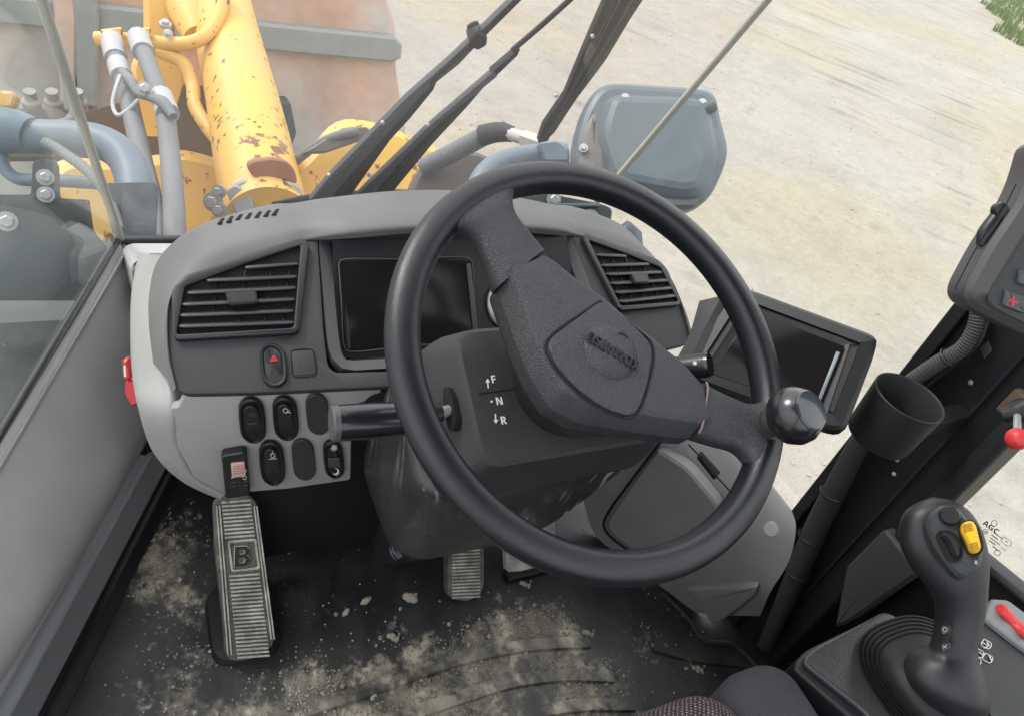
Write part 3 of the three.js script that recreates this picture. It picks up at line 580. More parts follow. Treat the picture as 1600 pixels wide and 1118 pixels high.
  part(pad, 'emblem', lathe([[0.029, 0], [0.0265, 0.0028], [0.022, 0.0050], [0.016, 0.0060], [0.0, 0.0064]], em, AX, 48), M.pad);
  const tpl = wheelPl(0.0126 + 0.0052);
  part(pad, 'raised_lettering', lettering('KOMATSU', tpl, 957, 549, -74, -46, 0.0098, 0.0022, 0, 0.86), M.frame);
  part(pad, 'raised_mark', tube([[963, 523], [969, 520], [976, 522], [981, 527]].map(q => tpl.on(...q)), 0.0011, { seg: 12, rad: 6 }), M.frame);
  part(pad, 'spoke_gap', tube([Wp(0.1005, 0.038, 0.0065), Wp(0.0975, 0.0435, 0.0100), Wp(0.0880, 0.0600, 0.0106), Wp(0.0765, 0.0795, 0.0100), Wp(0.0740, 0.0840, 0.0065)], 0.0011, { seg: 24, rad: 6 }), mat(0.16, 0.11, 0.11, 0.6));
  part(sw, 'hub_skirt', lathe([[0.052, -0.085], [0.060, -0.06], [0.067, -0.028], [0, -0.026]], V(0, 0, 0), AX, 40), M.frame);
  // spinner knob
  const kp = Wp(0.150, 0.088, 0.010), kx = V(0, 0, 0).addScaledVector(AX, 1).add(V(0.12, 0, 0.02)).normalize();
  const kn = part(sw, 'spinner_knob', lathe([[0.009, 0.010], [0.012, 0.014], [0.018, 0.017], [0.024, 0.0235], [0.0268, 0.033], [0.0258, 0.0415], [0.022, 0.0485], [0.0185, 0.052]], kp, kx, 48), M.gloss);
  part(kn, 'cap', lathe([[0.0185, 0.0505], [0.0190, 0.053], [0.0175, 0.0545], [0.010, 0.0558], [0, 0.0562]], kp, kx, 40), phys(0.02, 0.026, 0.032, 0.3, { clearcoat: 0.6 }));
  part(kn, 'collar', lathe([[0, 0], [0.0145, 0.001], [0.0145, 0.006], [0.012, 0.0065], [0.012, 0.009], [0.0135, 0.0095], [0.0135, 0.0125], [0.010, 0.016], [0, 0.016]], kp, kx, 32), mat(0.03, 0.028, 0.026, 0.45));
}

// ------------------------------------------------------------------ steering column
{
  const t = thing('steering_column', 'black steering column with shift marks F, N and R under the wheel', 'steering column', V(0, FLOOR, -0.3));
  const rr2 = (hx, v0, v1, l, r, dz = 0, dy = 0, skew = 0) => { // rounded rectangle across the column
    const s = shapeOf([[-hx, v0], [hx, v0], [hx, v1], [-hx, v1]].map(a => new THREE.Vector2(...a)), r);
    return s.getSpacedPoints(64).slice(0, 64).map(q => Wp(q.x, q.y, l + skew * q.y).add(V(0, dy, dz)));
  };
  part(t, 'upper_shroud', loft([rr2(0.082, -0.046, 0.054, -0.0795, 0.018), rr2(0.099, -0.062, 0.066, -0.0805, 0.022), rr2(0.103, -0.066, 0.070, -0.083, 0.024), rr2(0.120, -0.072, 0.076, -0.112, 0.026), rr2(0.126, -0.074, 0.080, -0.135, 0.03), rr2(0.126, -0.074, 0.084, -0.158, 0.03), rr2(0.118, -0.074, 0.080, -0.19, 0.03)], { crease: 0.45 }), M.fascia);
  const b = (hx, hz, cx, y, z, r) => { const s = shapeOf([[-hx, -hz], [hx, -hz], [hx, hz], [-hx, hz]].map(a => new THREE.Vector2(...a)), r); return s.getSpacedPoints(64).slice(0, 64).map(q => V(cx + q.x, y, z + q.y)); };
  part(t, 'lower_cover', loft([rr2(0.124, -0.074, 0.078, -0.162, 0.03), rr2(0.138, -0.074, 0.082, -0.172, 0.04), rr2(0.137, -0.08, 0.088, -0.21, 0.045), b(0.122, 0.088, -0.012, -0.33, -0.13, 0.05), b(0.100, 0.078, -0.01, -0.395, -0.145, 0.05), b(0.06, 0.06, 0, -0.46, -0.17, 0.04), b(0.05, 0.05, 0, -0.60, -0.24, 0.04), b(0.05, 0.05, 0.0, -0.71, -0.30, 0.04)], { sub: 4, crease: 0.5 }), M.scuff, 'scuffed black lower cover');
  const pt = wheelPl(-0.0793);
  part(t, 'shift_mark', [lettering('F', pt, 771, 592, 10, -1, 0.0075), lettering('N', pt, 780, 626, 10, -1, 0.0075), lettering('R', pt, 787, 656, 10, -1, 0.0075),
    line(pt, [[763, 606], [762, 594]], 0.0006, 0.0002, 4), line(pt, [[759.5, 597], [762, 592]], 0.0006, 0.0002, 4), line(pt, [[764.5, 597], [762, 592]], 0.0006, 0.0002, 4),
    lathe([[0, 0], [0.0011, 0], [0.0011, 0.0006], [0, 0.0006]], pt.on(768, 627), AX, 12),
    line(pt, [[774, 646], [775, 658]], 0.0006, 0.0002, 4), line(pt, [[772, 655], [775, 660]], 0.0006, 0.0002, 4), line(pt, [[777.5, 655], [775, 660]], 0.0006, 0.0002, 4)], M.white);
  part(t, 'shroud_seam', line(pt, [[748, 615], [775, 611], [800, 608], [830, 604]], 0.0007, -0.0002, 20), M.hole);
  // gear lever through the slot of the left flank
  const fq = Wp(-0.1150, 0.006, -0.098), fl = new Pl(V(-0.93, 0.37, 0.1), fq), fd = fq.clone().sub(EYE).dot(ray(W / 2, H / 2).normalize());
  part(t, 'lever_slot', slab(fl, [[696, 606], [704, 604], [711, 622], [716, 655], [712, 674], [704, 672], [699, 650], [695, 625]], { t: 0.012, lift: 0.003, b: 0.0006, r: 0.004 }), M.hole);
  const lv = part(t, 'gear_lever', [tube([at(521, 661, fd - 0.05), at(580, 657, fd - 0.035), at(650, 652, fd - 0.02)], [0.0162, 0.0165, 0.0150], { seg: 14, rad: 24 })], M.gloss);
  part(lv, 'end_cap', lathe([[0, -0.004], [0.0164, -0.004], [0.0164, 0.0005], [0.0150, 0.0022], [0.012, 0.0024], [0, 0.0018]], at(521, 661, fd - 0.05), at(521, 661, fd - 0.05).sub(at(650, 652, fd - 0.02)), 32), mat(0.07, 0.07, 0.068, 0.4));
  part(lv, 'lever_neck', tube([at(640, 653, fd - 0.021), at(672, 647, fd - 0.013), at(690, 644, fd - 0.009)], [0.0135, 0.0125, 0.0085], { seg: 10, rad: 20 }), M.black);
  part(lv, 'lever_shaft', tube([at(688, 644, fd - 0.009), at(714, 638, fd + 0.006)], 0.0055, { seg: 4, rad: 14 }), M.steel);
  const ws = part(t, 'wiper_stalk', [tube([at(985, 590, 0.76), at(1060, 576, 0.735), at(1104, 570, 0.722)], [0.010, 0.0125, 0.0125], { seg: 14, rad: 20 })], M.frame);
  part(ws, 'stalk_cap', tube([at(1100, 570.6, 0.7232), at(1110, 569, 0.72)], [0.0126, 0.0115], { seg: 4, rad: 20 }), M.gloss);
  part(ws, 'stalk_mark', [0, 45, 90, 135].map(a => { const p = new Pl(V(-0.2, 0.75, 0.62), at(1086, 567, 0.714)); const c = Math.cos(a * Math.PI / 180) * 3.4, s = Math.sin(a * Math.PI / 180) * 3.4; return line(p, [[1086 - c, 567 - s], [1086 + c, 567 + s]], 0.0004, 0, 4); }), M.white);
}

// ------------------------------------------------------------------ pedals
{
  const pedalMat = tex(512, (u, v) => { const n = fbm(u * 10, v * 10, 10, 5, 301), f = fbm(u * 90, v * 90, 90, 2, 305), k = 0.62 + 0.5 * (n - 0.42) + 0.16 * f; return [k, k * 0.985, k * 0.94]; }, 0.15, true);
  M.pedal = mat(0.8, 0.8, 0.79, 0.75, { map: pedalMat, bumpMap: speckT, bumpScale: 0.0005 });
  M.pedalLow = mat(0.2, 0.2, 0.195, 0.75, { map: pedalMat });
  const A = 45 * Math.PI / 180, bp = new Pl(V(0, Math.cos(A), Math.sin(A)), V(-0.266, -0.70, -0.157).add(V(0, 0.022, 0.02)), V(1, 0, 0));
  const t = thing('brake_pedal', 'large ribbed metal brake pedal with a raised letter B, left of the column', 'pedal', V(-0.266, FLOOR, -0.157));
  const ol = [[333, 785], [345, 777], [392, 774], [402, 785], [412, 870], [429, 1000], [424, 1012], [395, 1030], [365, 1034], [353, 1028], [347, 960], [336, 860]];
  part(t, 'tread', mound(bp, ol, [[0, -0.024], [0, -0.003], [0.0015, 0]], { n: 80, r: 0.01 }), M.pedalLow);
  const rib = (x0, y0, x1, y1) => slab(bp, [[x0, y0 - 1.5], [x1, y1 - 1.5], [x1, y1 + 1.5], [x0, y0 + 1.5]], { t: 0.004, lift: 0.0028, b: 0.0004, seg: 1 });
  for (let i = 0; i < 41; i++) {
    const y = 783 + i * 6.05; if (y > 842 && y < 893) continue;
    const k = (y - 783) / 245; part(t, 'rib', rib(346 + 25 * k, y + 1.5, 391 + 30 * k, y - 2), M.pedal);
  }
  for (const [x0, x1] of [[337, 354.5], [341.5, 360], [395.5, 422.5], [399.5, 427]]) part(t, 'edge_rib', slab(bp, [[x0, 790], [x0 + 2.4, 790], [x1 + 2.4, 1008 + (x0 > 390 ? -10 : 14)], [x1, 1008 + (x0 > 390 ? -10 : 14)]], { t: 0.004, lift: 0.0028, b: 0.0004, seg: 1 }), M.pedal);
  const fr = [[355, 844], [400, 840], [406, 888], [361, 893]];
  part(t, 'letter_frame', slab(bp, fr, { t: 0.004, lift: 0.0026, b: 0.0005, r: 0.004, holes: [{ pts: [[358.5, 847.5], [397, 844], [402.5, 885], [364, 889.5]], r: 0.003 }] }), M.pedal);
  const lb = (grow, depth, lift) => { const g = new TextGeometry('B', { font, size: 0.029, depth, curveSegments: 6, bevelEnabled: true, bevelSize: grow, bevelThickness: 0.0002, bevelSegments: 1, bevelOffset: 0 }); g.computeBoundingBox(); const b = g.boundingBox; g.translate(-(b.min.x + b.max.x) / 2, -(b.min.y + b.max.y) / 2, 0); g.scale(1.05, 1, 1); const o = bp.on(378, 868), x = bp.on(388, 867.2).sub(o).normalize(), y = bp.n.clone().cross(x); g.applyMatrix4(new THREE.Matrix4().makeBasis(x, y, bp.n).setPosition(o.addScaledVector(bp.n, lift))); return g; };
  part(t, 'letter', lb(0.0006, 0.0030, 0), M.pedal, 'raised outlined letter B'); part(t, 'letter_groove', lb(-0.0012, 0.0006, 0.0031), M.rubber);
  part(t, 'pedal_stem', tube([V(-0.262, -0.60, -0.27), V(-0.255, -0.655, -0.30), V(-0.25, -0.70, -0.30)], 0.014, { seg: 10 }), M.black);
  part(t, 'rubber_boot', mound(horizontal(FLOOR), [[318, 940], [345, 905], [425, 905], [440, 1000], [430, 1025], [365, 1045], [330, 1035]], [[0, 0.001], [0.004, 0.012], [0.014, 0.014]], { r: 0.02 }), M.rubber);
  const p2 = new Pl(V(0, Math.cos(A * 0.9), Math.sin(A * 0.9)), V(0.085, -0.692, -0.152), V(1, 0, 0));
  const t2 = thing('footrest_pedal', 'narrow ribbed grey pedal below the steering column with rounded foot', 'pedal', V(0.085, FLOOR, -0.16));
  part(t2, 'tread', mound(p2, [[699, 800], [757, 790], [757, 915], [750, 930], [730, 940], [708, 936], [700, 925]], [[0, -0.02], [0, -0.002], [0.0015, 0]], { n: 60, r: 0.008 }), M.pedalLow);
  for (let i = 0; i < 22; i++) { const y = 822 + i * 5.2; part(t2, 'rib', slab(p2, [[706, y + 1], [750, y - 1], [750, y + 1.4], [706, y + 3.4]], { t: 0.003, lift: 0.002, b: 0.0003, seg: 1 }), M.pedal); }
  const p3 = new Pl(V(0, Math.cos(0.7), Math.sin(0.7)), V(0.2, -0.694, -0.17), V(1, 0, 0));
  const t3 = thing('accelerator_pedal', 'flat worn grey accelerator plate partly hidden behind the wheel rim', 'pedal', V(0.22, FLOOR, -0.18));
  part(t3, 'tread', mound(p3, [[792, 893], [790, 850], [815, 815], [868, 806], [869, 850], [882, 893]], [[0, -0.014], [0, -0.002], [0.0015, 0]], { n: 60, r: 0.006 }), M.pedal);
  part(t3, 'hinge', boxAt(0.16, 0.27, FLOOR, FLOOR + 0.012, -0.19, -0.165), M.black);
}
// ------------------------------------------------------------------ right side of the cab
const sidePl = new Pl(V(-0.865, 0, 0.502), V(0.365, -0.70, -0.22)); // inner flank of the storage cover
{
  const t = thing('side_cover', 'grey moulded storage cover with a slotted latch between dashboard and right pillar', 'cover', V(0.45, FLOOR, -0.1));
  const gl = s => V(0.383 + 0.152 * s, -0.295 - 0.119 * s, -0.634 + 0.62 * s);
  const rows = [[], [], [], [], [], []], S = [0.12, 0.4, 0.65, 0.85, 0.985];
  const topPx = [[915, 590], [985, 640], [1075, 745], [1140, 840], [1222, 884]], botPx = [[905, 745], [930, 835], [1010, 900], [1085, 955], [1188, 962]];
  S.forEach((s, i) => {
    const g = gl(s), a = sidePl.on(...topPx[i]), b = sidePl.on(...botPx[i]);
    rows[0].push(g.clone().add(V(0.006, -0.012, 0))); rows[1].push(g.clone().add(V(-0.004, -0.001, 0)));
    rows[2].push(g.clone().lerp(a, 0.5).add(V(0, 0.026, 0.0))); rows[3].push(a.clone().add(V(0.008, 0.012, 0)));
    rows[4].push(a.clone().lerp(b, 0.45).addScaledVector(sidePl.n, 0.006)); rows[5].push(b);
  });
  part(t, 'cover_shell', shell(rows, { ku: 4, kv: 6, t: 0.008 }), M.greyCover);
  const pl = sidePl.lift(0.012);
  part(t, 'lid', mound(pl, [[1028, 700], [990, 752], [953, 806], [950, 818], [956, 832], [1004, 868], [1060, 900], [1100, 860], [1125, 790], [1075, 730]], [[0, -0.02], [0, 0.000], [0.004, 0.004]], { r: 0.012 }), M.greyCover);
  part(t, 'lid_gap', line(pl, [[1032, 690], [985, 752], [947, 806], [943, 820], [950, 834], [1003, 873], [1040, 893]], 0.0022, 0.001, 50), M.hole);
  part(t, 'toe_relief', slab(pl, [[1070, 914], [1186, 912], [1182, 928], [1140, 960], [1122, 973], [1112, 971], [1094, 936]], { t: 0.03, lift: 0.006, b: 0.006, r: 0.008, seg: 4 }), M.greyCover);
  const lp = at(1108, 726, 0.985), ll = new Pl(V(-0.45, 0.80, 0.30), lp);
  const lt = part(t, 'latch', mound(ll, [[1090, 711], [1096, 704], [1126, 738], [1118, 747]], [[0, -0.012], [0, 0.004], [0.0015, 0.006]], { r: 0.003 }), M.black);
  part(lt, 'latch_slot', slab(ll, [[1093, 715], [1096, 711], [1117, 738], [1114, 743]], { t: 0.002, lift: 0.0066, b: 0 }), M.hole);
  part(t, 'seam', tube([at(1076, 694, 0.99), at(1094, 712, 0.98)], 0.0012, { seg: 6, rad: 6 }), M.hole); part(t, 'seam', tube([at(1120, 744, 0.972), at(1135, 760, 0.965), at(1150, 778, 0.955)], 0.0012, { seg: 6, rad: 6 }), M.hole);
  part(t, 'screw_cap', lathe([[0.0095, -0.01], [0.0095, 0.001], [0.0075, 0.0035], [0, 0.004]], at(1205, 827, 0.922), V(-0.75, 0.5, 0.35), 28), M.greyCover);
}
// right pillar with flange, groove and round seal
{
  const p = struct('cab_pillar_right', boxAt(0.555, 0.66, -0.72, 1.15, -0.022, 0.108, 0.006), M.black);
  part(p, 'flange', boxAt(0.543, 0.56, -0.60, 1.15, -0.032, -0.012, 0.003), M.black);
  part(p, 'trim_strip', boxAt(0.549, 0.556, -0.70, 1.15, 0.066, 0.07, 0.001), M.frame);
  part(p, 'door_seal', tube([V(0.556, -0.42, 0.112), V(0.556, 0.2, 0.112), V(0.556, 1.14, 0.112)], 0.013, { seg: 8, rad: 14 }), M.rubber);
  part(p, 'foot_plate', [boxAt(0.538, 0.56, -0.72, -0.47, -0.02, 0.02, 0.006)], M.black);
  const tp = new Pl(V(-1, 0, 0), V(0.5545, 0, 0));
  part(p, 'sticker_scrap', slab(tp, [[1532, 545], [1545, 532], [1552, 547], [1540, 560]], { t: 0.002, lift: 0.002, b: 0.0004 }), M.greyDark);
  for (const [x, y] of [[1402, 718], [1397, 740], [1517, 597]]) part(p, 'screw', bolt(tp.on(x, y), V(-1, 0, 0), 0.0022, 0.002), M.steel);
}
{ // right wall and door glass
  const x = 0.63, a = new Pl(V(-1, 0, 0), V(x, 0, 0)), w = k => { const q = a.on(...k); return [q.z, q.y]; };
  const e = w([1535, 884]), f = w([1600, 938]), sl = (f[1] - e[1]) / (f[0] - e[0]), yz = z => e[1] + sl * (z - e[0]);
  const wpl = new Pl(V(-1, 0, 0), V(x, 0, 0), V(0, 0, 1)); // u = +z, v = up or down
  const P = (z, y) => { const l = wpl.l(V(x, y, z)); return [l.x, l.y]; };
  const wall = struct('cab_wall_right', slab(wpl, [P(0.10, FLOOR - 0.02), P(0.85, FLOOR - 0.02), P(0.85, yz(0.45)), P(0.45, yz(0.45)), P(0.104, yz(0.104))], { t: 0.04, b: 0.004, local: true }), M.black);
  part(wall, 'window_seal', tube([V(x - 0.004, yz(0.09) + 0.005, 0.09), V(x - 0.004, yz(0.3) + 0.005, 0.3), V(x - 0.004, yz(0.45) + 0.005, 0.45)], 0.007, { seg: 10, rad: 10 }), M.rubber);
  part(wall, 'grey_panel', mound(new Pl(V(-1, 0, 0), V(0.540, 0, 0)), [[1306, 980], [1324, 885], [1384, 824], [1440, 893], [1330, 970]], [[0, -0.015], [0, 0], [0.004, 0.003]], { r: 0.006 }), mat(0.055, 0.055, 0.055, 0.65, { map: dustT, bumpMap: speckT, bumpScale: 0.0003 }));
  part(wall, 'dark_lining', mound(new Pl(V(-1, 0, 0), V(0.6, 0, 0)), [[1345, 972], [1440, 896], [1490, 950], [1560, 1010], [1480, 1060], [1400, 1020]], [[0, -0.01], [0, 0], [0.003, 0.002]], { r: 0.006 }), M.black);
  const g = thing('door_window', 'clear right door window with small black maker marks printed in its corner', 'window', V(x + 0.012, 0.3, 0.45));
  const glassR = phys(0.98, 0.99, 0.98, 0.0, { transmission: 1, thickness: 0, ior: 1.45 });
  part(g, 'pane', slab(new Pl(V(-1, 0, 0), V(x + 0.012, 0, 0), V(0, 0, 1)), [P(0.10, yz(0.104) - 0.01), P(0.45, yz(0.45) - 0.01), P(0.85, yz(0.45) - 0.01), P(0.85, 1.1), P(0.10, 1.1)], { t: 0.005, b: 0, local: true }), glassR);
  const mk = new Pl(V(-1, 0, 0), V(x + 0.005, 0, 0)), ink = mat(0.03, 0.03, 0.03, 0.7), rg = (cx, cy, r) => line(mk, Array.from({ length: 13 }, (_, i) => [cx + r * Math.cos(i / 12 * 6.2832), cy + r * Math.sin(i / 12 * 6.2832)]), 0.0004, 0, 24);
  part(g, 'glass_mark', [lettering('AGC', mk, 1549, 823, 10, 7.5, 0.008, 0.0004), rg(1554, 817, 4.5), rg(1540, 830, 3.8), rg(1559, 863, 4.5),
    line(mk, [[1538, 829], [1542, 832]], 0.0004, 0, 4), line(mk, [[1538, 832], [1542, 829]], 0.0004, 0, 4),
    ...[[1553, 831, 1568, 842], [1550, 835, 1560, 842.5], [1548, 839.5, 1564, 851.5], [1546.5, 844, 1556, 851], [1552, 853, 1561, 860]].flatMap(([a, b, c, d]) => Array.from({ length: 6 }, (_, i) => line(mk, [[a + (c - a) * (i / 6), b + (d - b) * (i / 6) - 0.8], [a + (c - a) * ((i + 0.6) / 6), b + (d - b) * ((i + 0.6) / 6) + 0.8]], 0.0005, 0, 3))),
    line(mk, [[1569, 838], [1581, 847], [1577, 853], [1565, 844], [1569, 838]], 0.0003, 0, 30), line(mk, [[1571, 844], [1575, 847]], 0.0005, 0, 3)], ink);
  // latch of the door with its red knob
  const k = thing('window_latch', 'black window latch with a small red ball knob by the right pillar', 'latch', at(1590, 668, 0.72));
  part(k, 'knob', lathe([[0, -0.0105], [0.006, -0.0088], [0.0098, -0.004], [0.0105, 0.001], [0.0085, 0.0065], [0.004, 0.0098], [0, 0.0105]], at(1590, 685, 0.70), V(-0.3, 0.8, 0.5), 28), M.red);
  part(k, 'bracket', tube([at(1566, 648, 0.75), at(1584, 645, 0.745), at(1608, 632, 0.74)], [0.008, 0.011, 0.011], { seg: 10, rad: 12 }), M.black);
  part(k, 'stem', tube([at(1590, 650, 0.735), at(1590, 676, 0.706)], 0.0035, { seg: 4, rad: 10 }), M.steel);
  part(k, 'rusty_plate', boxAt(0.50, 0.512, -0.03, 0.0, 0.125, 0.16, 0.002).translate(...at(1597, 640, 0.745).sub(V(0.506, -0.015, 0.142)).toArray()), mat(0.12, 0.075, 0.045, 0.7));
}
{ // harness tied to the pillar
  const xp = new Pl(V(-1, 0, 0), V(0.528, 0, 0)), P = q => xp.on(...q);
  const t = thing('wire_harness', 'thick black sleeved cable tied along the right pillar down to the floor', 'cable', P([1200, 1000]));
  part(t, 'sleeve', tube([[1195, 1010], [1222, 950], [1250, 885], [1280, 815], [1310, 755], [1345, 690], [1385, 640]].map(P), [0.012, 0.014, 0.017, 0.0175, 0.0165, 0.015, 0.013], { seg: 60, rad: 14 }), mat(0.02, 0.02, 0.021, 0.85, { bumpMap: speckT, bumpScale: 0.001 }));
  const xs = new Pl(V(-1, 0, 0), V(0.535, 0, 0)), hose = [[1400, 615], [1432, 590], [1470, 565], [1505, 545], [1525, 515], [1532, 485]].map(q => xs.on(...q));
  const cor = []; for (let i = 0; i < 90; i++) cor.push(0.0098 + 0.0011 * (i % 2));
  part(t, 'corrugated_branch', tube(hose, cor, { seg: 178, rad: 12 }), mat(0.045, 0.045, 0.048, 0.7));
  part(t, 'thin_wire', tube([[1440, 612], [1460, 595], [1498, 565], [1528, 540], [1545, 500]].map(q => xs.on(...q)), 0.003, { seg: 24, rad: 8 }), M.black);
  for (const [q, d] of [[[1267, 838], [1, -2.2]], [[1302, 770], [1, -2.2]], [[1484, 558], [1, -0.7]], [[1247, 893], [1, -2.2]]]) {
    const pl = q[0] > 1400 ? xs : xp, c = pl.on(...q), ax = pl.on(q[0] + d[0] * 4, q[1] + d[1] * 4).sub(c).normalize(), u = V(-1, 0, 0), v = ax.clone().cross(u).normalize(), r = q[0] > 1400 ? 0.0125 : 0.0182;
    part(t, 'cable_tie', tube(Array.from({ length: 16 }, (_, i) => c.clone().addScaledVector(u, r * Math.cos(i / 16 * 6.2832)).addScaledVector(v, r * Math.sin(i / 16 * 6.2832))), 0.0016, { seg: 32, rad: 6, closed: true }), M.frame);
  }
}
{ // cup holder
  const c = at(1422, 620, 0.84), t = thing('cup_holder', 'empty round black cup holder fixed to the right pillar', 'cup holder', c.clone().add(V(0, -0.08, 0)));
  part(t, 'cup', lathe([[0, -0.065], [0.030, -0.066], [0.0365, -0.066], [0.0375, -0.063], [0.0408, 0], [0.0395, 0.001], [0.038, -0.001], [0.0355, -0.056], [0.034, -0.06], [0, -0.06]], c, V(0, 1, 0), 56), M.rubber);
  part(t, 'bracket', boxAt(c.x + 0.03, 0.556, c.y - 0.07, c.y - 0.045, c.z - 0.012, c.z + 0.012, 0.003), M.black);
}
{ // monitor
  const c = at(1240, 560, 0.85), pl = new Pl(V(-0.65, 0.72, 0.2), c), t = thing('monitor', 'dark rear view monitor in a deep black case right of the dashboard', 'monitor', c);
  const outl = [[1148, 446], [1176, 452], [1372, 524], [1369, 545], [1322, 668], [1300, 671], [1080, 592], [1068, 570]];
  part(t, 'case', mound(pl, outl, [[0.016, -0.05], [0.003, -0.036], [0, -0.02], [0, -0.004], [0.004, 0.0], [0.016, 0.002], [0.0175, -0.002]], { r: 0.012, n: 90 }), M.black);
  part(t, 'bezel', mound(pl.lift(-0.001), [[1168, 474], [1330, 534], [1290, 654], [1095, 585]], [[0, -0.01], [0, 0.001], [0.004, -0.0005]], { r: 0.004, n: 60 }), M.black);
  part(t, 'display', slab(pl, [[1178, 485], [1320, 541], [1279, 642], [1110, 584]], { t: 0.004, lift: 0.0022, b: 0.0006, r: 0.003 }), M.screen);
  part(t, 'light_strip', slab(pl, [[1307, 550], [1313, 552], [1280, 633], [1274, 634]], { t: 0.002, lift: 0.0034, b: 0.0005, r: 0.001 }), mat(0.17, 0.20, 0.23, 0.35));
  part(t, 'mount_arm', shell([[at(1093, 470, 0.93), at(1128, 462, 0.90)], [at(1078, 520, 0.92), at(1100, 515, 0.89)], [at(1058, 560, 0.91), at(1076, 568, 0.88)]], { ku: 2, kv: 4, t: 0.02 }), M.greyDark);
}
{ // control panel on the pillar
  const c = at(1560, 430, 0.70), pl = new Pl(V(-0.38, 0.5, 0.78), c), t = thing('control_panel', 'dark grey button panel with a red plus key high on the right pillar', 'control panel', c);
  const o = [[1491, 450], [1496, 474], [1524, 490], [1600, 526], [1720, 580], [1790, 430], [1700, 190], [1604, 225], [1597, 252], [1586, 287], [1570, 320], [1529, 380]];
  part(t, 'case', mound(pl.lift(-0.025), o, [[0.016, -0.025], [0.002, -0.015], [0, -0.005], [0.0005, 0.012], [0.005, 0.018], [0.016, 0.025], [0.019, 0.0255]], { r: 0.014, n: 140, crease: 0.35 }), M.greyDark);
  part(t, 'case_seam', line(pl, [[1492, 452], [1530, 381], [1572, 320], [1588, 288]], 0.0006, -0.0125, 30), M.hole);
  const kp = pl.lift(0.0006);
  part(t, 'key_field', mound(kp, [[1546, 455], [1543, 472], [1552, 483], [1602, 508], [1700, 548], [1740, 430], [1660, 300], [1600, 368]], [[0, 0], [0.002, 0.0012]], { r: 0.006, n: 90 }), mat(0.03, 0.034, 0.036, 0.5, { map: dustT }));
  const key = (q, sym) => { const k = part(t, 'key', mound(kp, q, [[0, 0], [0.0002, 0.003], [0.0014, 0.0048], [0.003, 0.0044]], { r: 0.0025, n: 48 }), mat(0.055, 0.065, 0.072, 0.45)); if (sym) part(k, 'plus_sign', sym, M.red); };
  const kk = pl.lift(0.0054);
  key([[1568, 452], [1602, 462], [1598, 491], [1563, 478]], [slab(kk, [[1577, 467], [1592, 472], [1591, 475], [1576, 470]], { t: 0.0008, b: 0 }), slab(kk.lift(0.0003), [[1583, 462.5], [1586.5, 463.5], [1584.5, 479], [1581, 478]], { t: 0.0008, b: 0 })]);
  key([[1590, 420], [1625, 430], [1620, 455], [1586, 443]]); key([[1609, 465], [1642, 476], [1636, 505], [1604, 493]]);
  part(t, 'side_clip', [tube([[1532, 383], [1538, 366], [1552, 346], [1560, 334]].map(q => pl.lift(-0.02).on(...q)), [0.004, 0.0068, 0.007, 0.006], { seg: 14, rad: 10 }), lathe([[0.0065, -0.004], [0.0075, 0], [0.0065, 0.004], [0, 0.0045]], pl.lift(-0.018).on(1562, 328), pl.n, 20)], M.frame);
  part(t, 'arm', tube([c.clone().add(V(0.06, -0.045, 0.0)), c.clone().add(V(0.12, -0.05, 0.0)), V(0.57, 0.06, 0.045)], 0.016, { seg: 8 }), M.black);
}
